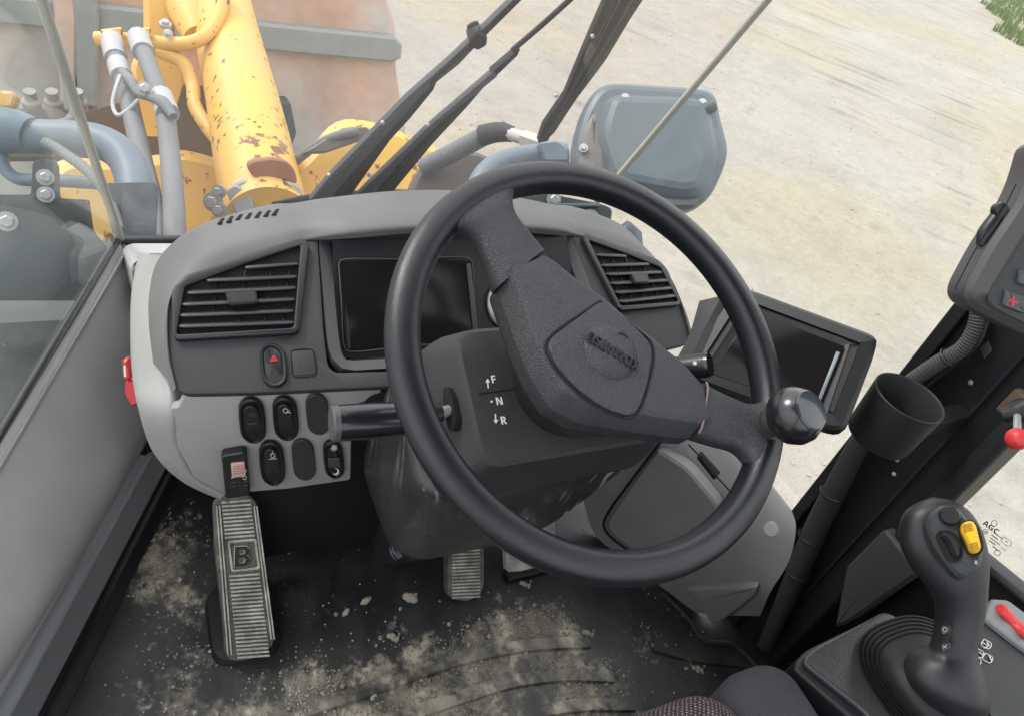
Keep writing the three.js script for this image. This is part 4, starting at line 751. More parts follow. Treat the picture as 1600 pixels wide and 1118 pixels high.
// ------------------------------------------------------------------ console, joystick, seat
{
  M.consoleTop = mat(0.05, 0.051, 0.054, 0.42, { map: dustT, bumpMap: speckT, bumpScale: 0.0002, roughnessMap: wearT });
  const Y = -0.245, t = thing('console', 'black console box with a worn grey top carrying the joystick', 'console', V(0.36, FLOOR, 0.4));
  const hp = horizontal(Y);
  part(t, 'body', slab(hp, [[1238, 1038], [1262, 1012], [1384, 953], [1470, 1012], [1640, 1130], [1600, 1290], [1400, 1200], [1345, 1130]], { t: 0.44, lift: -0.002, b: 0.006, r: 0.012, seg: 3 }), M.black);
  part(t, 'top_plate', slab(hp, [[1248, 1034], [1268, 1016], [1382, 955], [1466, 1011], [1634, 1128], [1600, 1280], [1402, 1190], [1354, 1118]], { t: 0.008, lift: 0.0045, b: 0.0035, r: 0.012, seg: 4 }), M.consoleTop, 'worn dark grey top plate');
  const bc = [1462, 1066], ring = (k, lift, dx = 0) => { const pl = horizontal(Y + lift), c = pl.on(bc[0] + dx, bc[1]); const o = []; for (let i = 0; i < 48; i++) { const a = i / 48 * 6.2832, p = 0.75; o.push(c.clone().add(V(Math.sign(Math.cos(a)) * Math.abs(Math.cos(a)) ** p * 0.078 * k, 0, Math.sign(Math.sin(a)) * Math.abs(Math.sin(a)) ** p * 0.070 * k))); } return o; };
  const rs = [ring(1.06, 0.003)]; for (let i = 0; i < 5; i++) { rs.push(ring(1.02 - i * 0.07, 0.012 + i * 0.006), ring(1.0 - i * 0.07, 0.010 + i * 0.006)); } rs.push(ring(0.62, 0.044), ring(0.5, 0.052), ring(0.3, 0.06));
  part(t, 'bellows', loft(rs, { sub: 2, crease: 0.6 }), M.rubber);
  // right armrest console with a grey plate and red rocker, decal on its flank
  const ap = horizontal(-0.205);
  part(t, 'armrest', mound(ap, [[1500, 975], [1540, 935], [1600, 962], [1760, 1080], [1760, 1300], [1640, 1250], [1540, 1120]], [[0, -0.4], [0, -0.01], [0.006, 0]], { r: 0.012, n: 100 }), M.black);
  const plate = part(t, 'switch_plate', mound(ap, [[1533, 968], [1545, 938], [1570, 940], [1690, 1030], [1660, 1062], [1577, 1003]], [[0, -0.002], [0.0003, 0.004], [0.002, 0.006]], { r: 0.003, n: 60 }), mat(0.20, 0.215, 0.225, 0.5, { map: dustT }));
  part(plate, 'red_rocker', loft([[1562, 944], [1575, 955], [1590, 972], [1612, 990]].map(([x, y], i) => { const c = ap.lift([0.007, 0.014, 0.0095, 0.016][i]).on(x, y), s = ap.on(x + 10, y - 5).sub(ap.on(x, y)).setLength(0.0075), d = V(0, 1, 0).multiplyScalar(0.006); return Array.from({ length: 14 }, (_, k) => c.clone().addScaledVector(s, Math.cos(k / 14 * 6.2832)).addScaledVector(d, Math.sin(k / 14 * 6.2832) - 0.6)); }), { sub: 4 }), M.red);
  const dp = ap.lift(0.0012), wi = mat(0.55, 0.55, 0.55, 0.6), qd = (x, y) => line(dp, [[x, y], [x + 11, y + 6], [x + 7, y + 15], [x - 4, y + 9], [x, y]], 0.0005, 0, 30);
  part(t, 'lever_diagram', [qd(1538, 998), qd(1526, 1012), qd(1540, 1020), qd(1522, 1024), line(dp, [[1534, 1003], [1544, 1008], [1538, 1012]], 0.0006, 0, 10), line(dp, [[1530, 1018], [1538, 1024]], 0.0008, 0, 6), line(dp, [[1546, 1024], [1550, 1032]], 0.0008, 0, 6), line(dp, [[1543, 1002], [1546, 1009]], 0.0008, 0, 6)], wi);
}
{
  const t = thing('joystick', 'black joystick with thumb buttons and a yellow rocker on the console', 'joystick', at(1480, 1066, 0.70));
  part(t, 'grip', ringLoft([
    [1453, 777, 1462, 777, 0.700, 0.8], [1436, 784, 1488, 783, 0.697, 0.66], [1417, 800, 1512, 799, 0.694, 0.58], [1409, 826, 1530, 828, 0.692, 0.54], [1412, 856, 1540, 866, 0.690, 0.54], [1426, 886, 1541, 890, 0.690, 0.56],
    [1446, 912, 1540, 910, 0.691, 0.62], [1462, 936, 1538, 926, 0.694, 0.75], [1467, 962, 1534, 952, 0.697, 0.85], [1464, 990, 1526, 985, 0.698, 0.95], [1460, 1010, 1520, 1010, 0.698, 1.0]], { pw: 2.5, n: 36 }), M.grip);
  part(t, 'hand_rest', ringLoft([[1462, 1000, 1522, 1000, 0.698, 1], [1455, 1015, 1524, 1024, 0.698, 0.95], [1436, 1022, 1533, 1052, 0.699, 0.85], [1420, 1038, 1541, 1078, 0.700, 0.8], [1416, 1052, 1542, 1092, 0.703, 0.78], [1420, 1064, 1538, 1102, 0.708, 0.76], [1440, 1082, 1528, 1108, 0.712, 0.7], [1462, 1092, 1508, 1104, 0.712, 0.7]], { pw: 2.1, n: 40 }), M.grip);
  // thumb face of the head
  const c = at(1490, 842, 0.655), fp = new Pl(EYE.clone().sub(c).normalize().add(V(0.12, 0.25, 0)), c);
  const face = part(t, 'thumb_face', mound(fp, [[1447, 822], [1454, 800], [1470, 788], [1498, 789], [1515, 812], [1537, 840], [1537, 872], [1530, 884], [1502, 904], [1487, 890], [1462, 856]], [[-0.002, -0.012], [0, -0.003], [0.003, 0.0]], { r: 0.008, n: 90 }), mat(0.03, 0.034, 0.038, 0.42, { bumpMap: speckT, bumpScale: 0.0002 }));
  part(face, 'thumb_rocker', mound(fp, [[1501, 818], [1516, 814], [1523, 822], [1531, 856], [1527, 865], [1514, 865], [1509, 850], [1499, 830]], [[0, 0], [0.0002, 0.007], [0.0022, 0.010]], { r: 0.004, n: 60 }), M.yellowKnob, 'yellow ribbed thumb rocker');
  for (let i = 0; i < 4; i++) part(face, 'rocker_rib', [line(fp, [[1504 + i, 820 + i * 3.2], [1518 + i, 817 + i * 3.2]], 0.0006, 0.0102, 4), line(fp, [[1512 + i * 0.8, 850 + i * 3.4], [1528 + i * 0.8, 847 + i * 3.4]], 0.0006, 0.0102, 4)], mat(0.35, 0.2, 0.01, 0.5));
  part(face, 'rocker_bezel', mound(fp, [[1497, 818], [1516, 810], [1528, 820], [1538, 852], [1532, 868], [1512, 869], [1505, 852], [1495, 830]], [[0, -0.002], [0.0002, 0.003], [0.002, 0.002]], { r: 0.005, n: 60 }), M.gloss);
  part(face, 'black_rocker', mound(fp, [[1467, 838], [1474, 830], [1488, 835], [1500, 850], [1500, 866], [1492, 872], [1484, 866], [1478, 846]], [[0, 0], [0.0004, 0.005], [0.0028, 0.0085]], { r: 0.005, n: 60 }), M.frame);
  part(face, 'rocker_recess', mound(fp, [[1460, 836], [1470, 827], [1492, 830], [1506, 850], [1504, 872], [1492, 880], [1480, 876], [1466, 850]], [[0, -0.002], [0.0002, 0.0014], [0.002, 0.0006]], { r: 0.006, n: 60 }), M.hole);
  part(face, 'round_button', lathe([[0.0085, -0.003], [0.0085, 0.004], [0.0072, 0.006], [0, 0.0058]], fp.on(1483, 806), fp.n, 28), M.frame);
  part(face, 'switch_mark', [lettering('F', fp.lift(0.0004), 1496, 808, 10, 2, 0.003, 0.0004), lettering('R', fp.lift(0.0004), 1526, 878, 10, 2, 0.003, 0.0004)], mat(0.5, 0.5, 0.5, 0.6));
  const np = new Pl(EYE.clone().sub(at(1478, 995, 0.66)).normalize().add(V(-0.35, 0, 0)), at(1478, 985, 0.672));
  for (const y of [983, 1010]) { const b = part(t, 'neck_button', mound(np, [[1472, y - 9], [1482, y - 9], [1486, y], [1482, y + 9], [1472, y + 9], [1468, y]], [[0, -0.008], [0.0002, 0.001], [0.0012, 0.0022], [0.003, 0.0014]], { r: 0.004, n: 40 }), M.black); part(b, 'button_mark', y < 1000 ? line(np, Array.from({ length: 11 }, (_, i) => [1477 + 3.2 * Math.cos(i / 10 * 6.2832), y + 3.6 * Math.sin(i / 10 * 6.2832)]), 0.0005, 0.0018, 20) : [line(np, [[1474, y + 3], [1480, y - 4]], 0.0005, 0.0018, 4), line(np, [[1473, y - 2], [1481, y + 2]], 0.0005, 0.0018, 4)], mat(0.25, 0.25, 0.25, 0.6)); }
}
{ // seat cushion
  const t = thing('seat', 'driver seat cushion with tweed centre and dark fabric bolster', 'seat', V(0, FLOOR, 0.5));
  const pad = (x0, x1, y0, y1, z0, z1, r) => { const g = new RoundedBoxGeometry(x1 - x0, y1 - y0, z1 - z0, 8, r); g.translate((x0 + x1) / 2, (y0 + y1) / 2, (z0 + z1) / 2); return g; };
  M.tweed = mat(0.85, 0.9, 0.92, 0.95, { map: tweedT, bumpMap: tweedB, bumpScale: 0.0012 }); M.cloth = mat(0.04, 0.042, 0.048, 0.95, { bumpMap: tweedB, bumpScale: 0.0006 });
  part(t, 'cushion', pad(-0.20, 0.132, -0.40, -0.243, 0.212, 0.72, 0.05), M.tweed);
  part(t, 'bolster', [pad(0.112, 0.205, -0.40, -0.238, 0.212, 0.72, 0.036), pad(-0.27, -0.19, -0.40, -0.252, 0.226, 0.72, 0.038)], M.cloth);
  part(t, 'pedestal', boxAt(-0.2, 0.17, FLOOR, -0.38, 0.28, 0.68, 0.02), M.black);
}
// ------------------------------------------------------------------ glass in front
const gB = V(0.383, -0.295, -0.634), gD = V(0.121, 1, 0.353), gAt = (s, y) => V(s * (gB.x + gD.x * (y - gB.y)), y, gB.z + gD.z * (y - gB.y));
const glassFront = new Pl(V(0, 0.353, -1).negate(), gB);
{
  const t = thing('windshield', 'large front windshield with pale glued seams joining the angled side panes', 'windshield', V(0, -0.295, -0.634));
  const sheet = (a, b, c, d, m, name, label) => { const n = b.clone().sub(a).cross(d.clone().sub(a)).normalize().multiplyScalar(0.0055); const g = grid([[a, b, c, d], [a, b, c, d].map(p => p.clone().add(n))], true); const idx = [...g.index.array, 0, 2, 1, 0, 3, 2, 4, 5, 6, 4, 6, 7]; g.setIndex(idx); part(t, name, toCreasedNormals(g, 0.2), m, label); };
  M.glassF = phys(0.985, 0.975, 0.965, 0, { transmission: 0.962, thickness: 0, ior: 1.4 });
  M.glassL = phys(0.945, 0.965, 0.955, 0, { transmission: 0.965, thickness: 0, ior: 1.5 });
  M.glassS = phys(0.985, 0.99, 0.975, 0, { transmission: 0.985, thickness: 0, ior: 1.4 });
  sheet(gAt(-1, -0.31), gAt(1, -0.31), gAt(1, 1.05), gAt(-1, 1.05), M.glassF, 'front_pane');
  sheet(V(0.54, -0.40, -0.03), gAt(1, -0.31), gAt(1, 1.05), V(0.60, 1.05, -0.02), M.glassS, 'side_pane');
  const lb = glassLow.on(-160, 960);
  sheet(lb.clone().add(V(0, -0.02, 0)), gAt(-1, -0.315), gAt(-1, 1.05), V(-0.64, 1.05, 0.0), M.glassL, 'side_pane', 'greenish left side pane');
  for (const s of [-1, 1]) part(t, 'glued_seam', tube([gAt(s, -0.33), gAt(s, 0.3), gAt(s, 1.05)].map(p => p.clone().add(V(0, 0, 0.004))), 0.0058, { seg: 10, rad: 10 }), M.seal);
  part(t, 'lower_seal', tube([gAt(-1, -0.30), gAt(0, -0.30), gAt(1, -0.30)].map(p => p.add(V(0, 0.002, 0.006))), 0.008, { seg: 10, rad: 8 }), M.black);
  part(t, 'frame_below', boxAt(-0.38, 0.38, -0.62, -0.306, -0.66, -0.625, 0.004), M.black);
}
// ------------------------------------------------------------------ outside: wipers and cowl
{
  const gp = glassFront.lift(-0.035), rib = (pl, q, t, m, name, par, lift = 0) => part(par, name, slab(pl, q, { t, lift, b: 0.0012, r: 0.0015 }), m);
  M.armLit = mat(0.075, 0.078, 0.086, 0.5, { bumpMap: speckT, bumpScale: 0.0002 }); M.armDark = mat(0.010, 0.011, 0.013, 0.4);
  const A = thing('windshield_wiper', 'left black wiper arm with a washer hose clip, rising from the dark cowl', 'wiper', gp.on(520, 300), 'wiper arms outside the windshield');
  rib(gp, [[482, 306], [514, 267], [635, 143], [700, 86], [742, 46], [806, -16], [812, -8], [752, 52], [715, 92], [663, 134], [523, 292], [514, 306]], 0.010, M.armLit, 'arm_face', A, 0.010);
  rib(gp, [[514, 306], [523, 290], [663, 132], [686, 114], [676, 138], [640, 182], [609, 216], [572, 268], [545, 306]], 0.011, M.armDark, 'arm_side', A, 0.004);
  part(A, 'washer_hose', line(gp, [[672, 132], [700, 104], [748, 62], [790, 20], [822, -14]], 0.0022, 0.012, 30), M.armDark);
  part(A, 'hose_clip', [mound(gp, [[729, 50], [740, 35], [757, 44], [756, 58], [741, 66], [731, 61]], [[0, -0.004], [0, 0.014], [0.002, 0.017]], { r: 0.004, n: 40 }), line(gp, [[731, 43], [740, 37], [747, 36]], 0.003, 0.014, 8), line(gp, [[741, 64], [749, 61], [755, 54]], 0.003, 0.014, 8)], M.armDark);
  for (const q of [[598, 192], [514, 274]]) part(A, 'rivet', lathe([[0.0035, -0.002], [0.0032, 0.001], [0.002, 0.0022], [0, 0.0025]], gp.lift(0.010).on(...q), gp.n, 16), M.steel);
  const B = thing('windshield_wiper', 'right black wiper arm of the pair, tapering to a thin rod', 'wiper', gp.on(590, 300), 'wiper arms outside the windshield');
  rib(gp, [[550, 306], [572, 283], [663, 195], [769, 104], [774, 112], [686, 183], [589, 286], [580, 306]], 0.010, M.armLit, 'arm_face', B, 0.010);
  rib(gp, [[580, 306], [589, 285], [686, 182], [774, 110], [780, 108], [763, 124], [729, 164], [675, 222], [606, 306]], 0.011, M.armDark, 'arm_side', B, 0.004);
  rib(gp, [[764, 108], [803, 75], [810, 70], [806, 80], [772, 113]], 0.012, M.armDark, 'arm_tip', B, 0.009);
  part(B, 'arm_rod', line(gp, [[800, 79], [850, 36], [905, -14]], 0.0038, 0.006, 12), M.armDark);
  part(B, 'spring', tube(Array.from({ length: 60 }, (_, i) => { const t = i / 59, p = gp.lift(0.012).on(622 + 48 * t, 263 - 48 * t); return p.addScaledVector(gp.u, 0.004 * Math.cos(i * 1.9)).addScaledVector(gp.n, 0.004 * Math.sin(i * 1.9)); }), 0.0012, { seg: 150, rad: 5 }), M.armDark);
  for (const q of [[668, 196], [577, 274]]) part(B, 'rivet', lathe([[0.0035, -0.002], [0.0032, 0.001], [0.002, 0.0022], [0, 0.0025]], gp.lift(0.010).on(...q), gp.n, 16), M.steel);
  const D = thing('windshield_wiper', 'glossy black wiper blade standing upright above the handrail, right of both wiper arms', 'wiper', gp.on(850, 212));
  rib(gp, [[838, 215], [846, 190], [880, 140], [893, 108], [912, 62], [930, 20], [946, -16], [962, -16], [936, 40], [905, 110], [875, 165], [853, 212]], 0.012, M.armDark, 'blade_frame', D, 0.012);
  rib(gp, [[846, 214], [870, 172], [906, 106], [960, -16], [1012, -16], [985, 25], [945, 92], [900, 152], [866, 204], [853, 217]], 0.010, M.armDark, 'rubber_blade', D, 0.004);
  part(D, 'blade_edge', [line(gp, [[851, 208], [905, 122], [962, 12], [975, -14]], 0.0014, 0.008, 20), line(gp, [[858, 208], [920, 112], [975, 22], [996, -14]], 0.0012, 0.008, 20)], M.armLit);
  rib(gp, [[914, 64], [920, 55], [925, 66], [910, 90], [906, 86]], 0.010, M.armLit, 'hinge_clip', D, 0.018);
  for (const q of [[926, 57], [869, 150]]) part(D, 'rivet', lathe([[0.003, -0.002], [0.0028, 0.001], [0, 0.002]], gp.lift(0.016).on(...q), gp.n, 16), M.steel);
  const cw = thing('wiper_cowl', 'black cowl strip below the windshield from which the wiper arms rise', 'cowl', V(-0.02, -0.3, -0.72));
  part(cw, 'cowl_panel', [boxAt(-0.13, 0.16, -0.42, -0.272, -0.72, -0.70, 0.006), mound(new Pl(V(0, 0.7, 0.7), V(0, -0.268, -0.705)), [[420, 318], [440, 311], [470, 305], [500, 301], [590, 295], [640, 296], [650, 310], [500, 322]], [[0, -0.02], [0, 0], [0.003, 0.003]], { r: 0.004 })], M.black);
}
// ------------------------------------------------------------------ outside right: work lamp, handrail, brackets
{
  const c = at(1020, 230, 1.42), pl = new Pl(V(-0.45, 0.74, 0.5), c), t = thing('work_lamp', 'blue grey moulded work lamp housing seen from behind, right of the windshield seam', 'lamp', c);
  const o = [[889, 262], [893, 222], [905, 180], [922, 150], [940, 136], [962, 132], [1075, 139], [1108, 143], [1120, 158], [1124, 184], [1138, 236], [1132, 262], [1112, 306], [1086, 327], [1052, 327], [934, 302], [905, 292]];
  part(t, 'housing', mound(pl.lift(-0.07), o, [[0.02, -0.09], [0.004, -0.03], [0, -0.005], [0.002, 0.008], [0.012, 0.018], [0.022, 0.022]], { r: 0.03, n: 120, crease: 0.3 }), M.blueGrey);
  part(t, 'back_panel', mound(pl.lift(-0.04), [[952, 148], [1080, 153], [1104, 158], [1112, 190], [1122, 236], [1100, 300], [1070, 308], [960, 288], [944, 240], [934, 206]], [[-0.012, -0.016], [0, 0], [0.010, 0.010], [0.022, 0.014]], { r: 0.03, n: 100, crease: 0.3 }), M.blueGrey);
  part(t, 'left_facet', mound(pl.lift(-0.046), [[905, 262], [912, 200], [930, 170], [942, 205], [950, 240], [938, 284]], [[-0.01, -0.01], [0.004, 0], [0.012, 0.002]], { r: 0.02, n: 60 }), mat(0.16, 0.155, 0.145, 0.5, { map: dustT }));
  part(t, 'lower_lip', mound(pl.lift(-0.045), [[958, 296], [1066, 313], [1098, 308], [1086, 322], [1056, 323], [940, 299]], [[0, -0.015], [0.002, 0.003]], { r: 0.006, n: 60 }), M.plate);
  for (const q of [[977, 152], [1098, 160], [912, 231]]) part(t, 'bolt', bolt(pl.lift(-0.036).on(...q), pl.n, 0.006), M.steel);
  part(t, 'hinge_knob', lathe([[0.012, -0.03], [0.012, 0], [0.009, 0.006], [0, 0.007]], at(1114, 166, 1.47), V(0.6, 0.6, 0.3), 20), M.plate);
}
{
  const z = d => new Pl(V(0, 0, 1), V(0, 0, d));
  const h = thing('handrail', 'blue grey bent tube rail outside the windshield, just above the steering wheel rim', 'rail', at(760, 280, 1.3));
  part(h, 'rail_tube', tube([at(738, 330, 1.26), at(752, 282, 1.28), at(776, 258, 1.3), at(815, 246, 1.32), at(850, 243, 1.33), at(884, 240, 1.34)], 0.0205, { seg: 40, rad: 16 }), M.steelBlue);
  part(h, 'clamp', [mound(new Pl(V(-0.2, 0.6, 0.7), at(872, 236, 1.30)), [[842, 222], [872, 219], [888, 232], [888, 252], [852, 252], [846, 236]], [[0, -0.05], [0, -0.004], [0.003, 0]], { r: 0.006 })], M.steelBlue);
  const b = thing('lamp_bracket', 'dark grey bolted bracket plate seen through the steering wheel beside the lamp', 'bracket', at(880, 340, 1.25));
  const bp = new Pl(V(-0.3, 0.55, 0.8), at(880, 340, 1.25));
  part(b, 'plate', [slab(bp, [[795, 308], [860, 303], [938, 318], [958, 326], [948, 385], [900, 430], [820, 420]], { t: 0.012, b: 0.002, r: 0.01 })], M.plate);
  part(b, 'angle', slab(bp.lift(0.004), [[820, 318], [935, 318], [936, 323], [822, 324]], { t: 0.02, lift: 0.01, b: 0.002 }), M.steelBlue);
  for (const [q, r] of [[[866, 312], 0.008], [[922, 342], 0.011], [[893, 348], 0.006]]) part(b, 'bolt', bolt(bp.lift(0.006).on(...q), bp.n, r), M.steel);
  part(b, 'stay', tube([at(945, 440, 1.3), at(965, 385, 1.32), at(985, 360, 1.33), at(990, 390, 1.33)], 0.018, { seg: 16 }), M.blueGrey);
  const ho = thing('hydraulic_hose', 'dark ribbed hose arching to a pale fitting left of the wiper blade', 'hose', at(770, 215, 1.7));
  const cr = []; for (let i = 0; i < 60; i++) cr.push(0.021 + 0.0018 * (i % 2));
  part(ho, 'hose_body', tube([at(660, 262, 1.75), at(705, 240, 1.72), at(735, 224, 1.7), at(765, 209, 1.68), at(788, 206, 1.66)], cr, { seg: 118, rad: 14 }), M.hose);
  part(ho, 'sleeve', tube([at(752, 212, 1.68), at(782, 206, 1.66), at(800, 210, 1.65)], [0.024, 0.023, 0.018], { seg: 12 }), mat(0.05, 0.05, 0.05, 0.8));
  part(ho, 'fitting', [tube([at(795, 209, 1.65), at(822, 217, 1.62)], 0.015, { seg: 4, rad: 8 }), tube([at(818, 216, 1.62), at(846, 226, 1.6)], 0.019, { seg: 4, rad: 6 })], mat(0.45, 0.44, 0.42, 0.5));
  const gd = thing('rubber_guard', 'grey brown rubber guard flap behind the wheel rim beside yellow frame', 'guard', at(720, 280, 1.8));
  part(gd, 'flap', mound(new Pl(V(-0.1, 0.6, 0.75), at(720, 275, 1.8)), [[636, 310], [650, 275], [668, 250], [700, 240], [742, 235], [768, 246], [790, 290], [780, 330]], [[0, -0.05], [0, -0.008], [0.01, 0]], { r: 0.02 }), mat(0.14, 0.13, 0.115, 0.8, { map: dustT }));
}
// ------------------------------------------------------------------ outside left: rail, bracket, step
{
  const t = thing('handrail', 'thick blue grey bent tube rail at the left edge behind the tinted side pane', 'rail', at(120, 230, 1.45));
  part(t, 'rail_tube', tube([at(-60, 214, 1.5), at(20, 213, 1.5), at(100, 215, 1.5), at(150, 220, 1.49), at(188, 240, 1.48), at(206, 272, 1.46), at(212, 322, 1.42)], 0.034, { seg: 50, rad: 18 }), M.steelBlue);
  part(t, 'collar', tube([at(-60, 206, 1.49), at(20, 204, 1.49), at(36, 206, 1.49), at(48, 210, 1.49)], [0.047, 0.047, 0.046, 0.034], { seg: 14, rad: 18 }), M.steelBlue);
  part(t, 'thin_tube', tube([at(0, 232, 1.5), at(6, 262, 1.5), at(24, 278, 1.5), at(70, 281, 1.48), at(150, 286, 1.45)], 0.0125, { seg: 30 }), M.steelBlue);
  part(t, 'saddle', lathe([[0.030, -0.006], [0.036, 0], [0.036, 0.008], [0.030, 0.014], [0, 0.014]], at(212, 322, 1.42), V(0, 1, 0.1), 28), mat(0.45, 0.42, 0.30, 0.5));
  const pl = new Pl(V(0.1, 0.5, 0.86), at(80, 350, 1.4)), b = thing('lamp_bracket', 'dark teal bolted bracket plates at the left edge under the thick rail', 'bracket', at(80, 350, 1.4));
  part(b, 'plate', [slab(pl, [[-60, 304], [48, 304], [50, 255], [58, 249], [84, 250], [92, 258], [94, 310], [140, 315], [146, 360], [170, 390], [186, 470], [120, 470], [-60, 470]], { t: 0.014, b: 0.002, r: 0.006, holes: [{ pts: [[-40, 290 + 15], [48, 303 + 8], [48, 316], [-40, 318]], r: 0.004 }, { pts: [[94, 296 + 20], [138, 318], [138, 314], [94, 314]], r: 0.002 }] })], M.plate);
  for (const q of [[70, 277], [71, 304], [10, 346]]) part(b, 'bolt', bolt(pl.lift(0.004).on(...q), pl.n, q[0] < 20 ? 0.012 : 0.010), M.steel);
  part(b, 'side_plate', slab(new Pl(V(-0.1, 0.5, 0.86), at(210, 330, 1.36)), [[160, 286], [240, 284], [247, 292], [243, 375], [190, 378], [172, 330]], { t: 0.012, b: 0.002, r: 0.006 }), mat(0.10, 0.12, 0.135, 0.5, { map: dustT }));
  part(b, 'corrugated_hose', tube([at(70, 222, 1.42), at(100, 240, 1.4), at(135, 266, 1.38), at(165, 300, 1.36), at(185, 360, 1.32)], Array.from({ length: 50 }, (_, i) => 0.0095 + 0.0012 * (i % 2)), { seg: 98, rad: 12 }), M.hose);
  const s = thing('fender', 'grey green front fender below the left side pane with a slotted grille', 'fender', V(-1.0, -1.1, -0.9)), sp = horizontal(-1.05);
  part(s, 'top', mound(sp, [[-300, 420], [-100, 330], [60, 345], [190, 370], [240, 470], [240, 900], [-200, 1250], [-500, 900]], [[0, -0.25], [0, -0.03], [0.03, 0]], { r: 0.06 }), mat(0.10, 0.115, 0.105, 0.55, { map: resize(dustT, 0.7) }));
  for (let i = 0; i < 8; i++) { const x = 2 + i * 9; part(s, 'grille_slot', slab(sp.lift(0.002), [[x, 408], [x + 5, 408], [x - 1, 448], [x - 6, 448]], { t: 0.004, b: 0 }), M.hole); }
  part(s, 'cable', tube([sp.lift(0.01).on(-20, 512), sp.lift(0.01).on(50, 532), sp.lift(0.01).on(130, 540), sp.lift(0.01).on(180, 500)], 0.008, { seg: 20 }), M.steelBlue);
  part(s, 'clay_patch', mound(sp, [[105, 420], [130, 412], [150, 420], [140, 440], [115, 440]], [[0, 0], [0.004, 0.006], [0.02, 0.008]], { r: 0.02 }), M.clay);
}
// ------------------------------------------------------------------ front of the loader: frame, cylinder, hoses, bucket
{
  const fr = thing('front_frame', 'yellow front frame of the loader with worn paint beyond the windshield', 'loader frame', at(300, 300, 2.2));
  const P = (n, p) => new Pl(n, p);
  part(fr, 'left_body', mound(P(V(0.05, 0.65, 0.75), at(230, 270, 2.3)), [[70, 262], [100, 240], [170, 246], [262, 236], [282, 228], [318, 236], [350, 246], [360, 330], [330, 380], [180, 420], [60, 360]], [[0, -0.5], [0, -0.04], [0.04, 0]], { r: 0.05 }), M.yellow);
  part(fr, 'upright', mound(P(V(0, 0.4, 0.9), at(250, 150, 2.55)), [[224, -30], [268, -30], [274, 60], [292, 130], [268, 220], [272, 300], [225, 300], [210, 180], [204, 100], [226, 60]], [[0, -0.12], [0, -0.02], [0.015, 0]], { r: 0.02 }), M.yellow);
  part(fr, 'right_body', mound(P(V(-0.05, 0.65, 0.75), at(620, 250, 2.3)), [[440, 330], [452, 262], [478, 240], [515, 193], [535, 183], [556, 181], [600, 190], [640, 206], [705, 236], [770, 270], [800, 320], [700, 400], [500, 400]], [[0, -0.4], [0, -0.03], [0.03, 0]], { r: 0.05 }), M.yellow);
  part(fr, 'dark_recess', slab(P(V(0, 0.45, 0.9), at(300, 190, 2.62)), [[130, 175], [300, 130], [340, 140], [345, 250], [130, 260]], { t: 0.04, b: 0.004 }), mat(0.10, 0.07, 0.045, 0.8));
  part(fr, 'bracket', mound(P(V(-0.1, 0.5, 0.8), at(520, 215, 2.1)), [[472, 240], [500, 222], [534, 200], [575, 198], [580, 214], [545, 226], [510, 238]], [[0, -0.05], [0, 0], [0.004, 0.004]], { r: 0.01 }), mat(0.13, 0.125, 0.115, 0.6));
  part(fr, 'small_pipe', tube([at(462, 252, 2.15), at(490, 230, 2.12), at(520, 214, 2.1), at(560, 204, 2.1)], 0.013, { seg: 20 }), M.hose);
  part(fr, 'yellow_pipe', tube([at(150, 60, 2.3), at(200, 62, 2.3), at(290, 68, 2.28), at(318, 58, 2.3), at(340, 30, 2.35), at(352, -20, 2.4)], 0.021, { seg: 40, rad: 14 }), M.yellow);
  part(fr, 'yellow_pipe', tube([at(248, 80, 2.3), at(285, 98, 2.3), at(300, 130, 2.3), at(304, 165, 2.26), at(322, 196, 2.22), at(345, 225, 2.2)], 0.021, { seg: 40, rad: 14 }), M.yellow);
  for (const x of [172, 217]) part(fr, 'pipe_clamp', mound(P(V(0, 0.4, 0.9), at(x, 54, 2.24)), [[x - 16, 46], [x + 18, 42], [x + 19, 58], [x - 13, 62]], [[0, -0.06], [0, 0], [0.004, 0.005]], { r: 0.006 }), M.yellow);
  part(fr, 'clamp_bolt', [bolt(at(258, 36, 2.27), V(0, 1, 0.2), 0.012), bolt(at(262, 52, 2.25), V(0, 0.6, 0.8), 0.009)], M.steel);

  const cy = thing('lift_cylinder', 'thick yellow hydraulic cylinder with chipped paint leaning left behind the dashboard', 'cylinder', at(410, 300, 2.05));
  part(cy, 'barrel', tube([at(418, 345, 1.98), at(404, 280, 2.08), at(380, 160, 2.3), at(352, 40, 2.52), at(335, -40, 2.68)], [0.112, 0.112, 0.108, 0.104, 0.104], { seg: 24, rad: 40 }), M.yellow);
  part(cy, 'shoulder', tube([at(290, -60, 2.6), at(290, 0, 2.52), at(312, 60, 2.45)], [0.06, 0.075, 0.05], { seg: 14, rad: 24 }), M.yellow);
  const kp = P(V(-0.05, 0.35, 0.94), at(424, 278, 1.93));
  part(cy, 'rust_patch', mound(kp, [[384, 262], [392, 252], [425, 247], [450, 252], [462, 268], [465, 290], [440, 280], [404, 284]], [[0.002, -0.05], [0.0, -0.004], [0.004, 0]], { r: 0.015 }), mat(0.32, 0.145, 0.09, 0.8, { map: dustT }));
  part(cy, 'clevis', mound(kp, [[360, 292], [378, 278], [404, 285], [440, 281], [470, 288], [482, 330], [440, 360], [360, 350]], [[0, -0.06], [0, -0.002], [0.006, 0.004]], { r: 0.02 }), mat(0.50, 0.46, 0.36, 0.7, { map: dustT }));
  part(cy, 'clevis_block', mound(P(V(-0.3, 0.4, 0.86), at(370, 305, 1.9)), [[352, 298], [366, 288], [390, 300], [398, 330], [370, 336]], [[0, -0.05], [0, 0], [0.004, 0.004]], { r: 0.01 }), mat(0.30, 0.30, 0.30, 0.6));
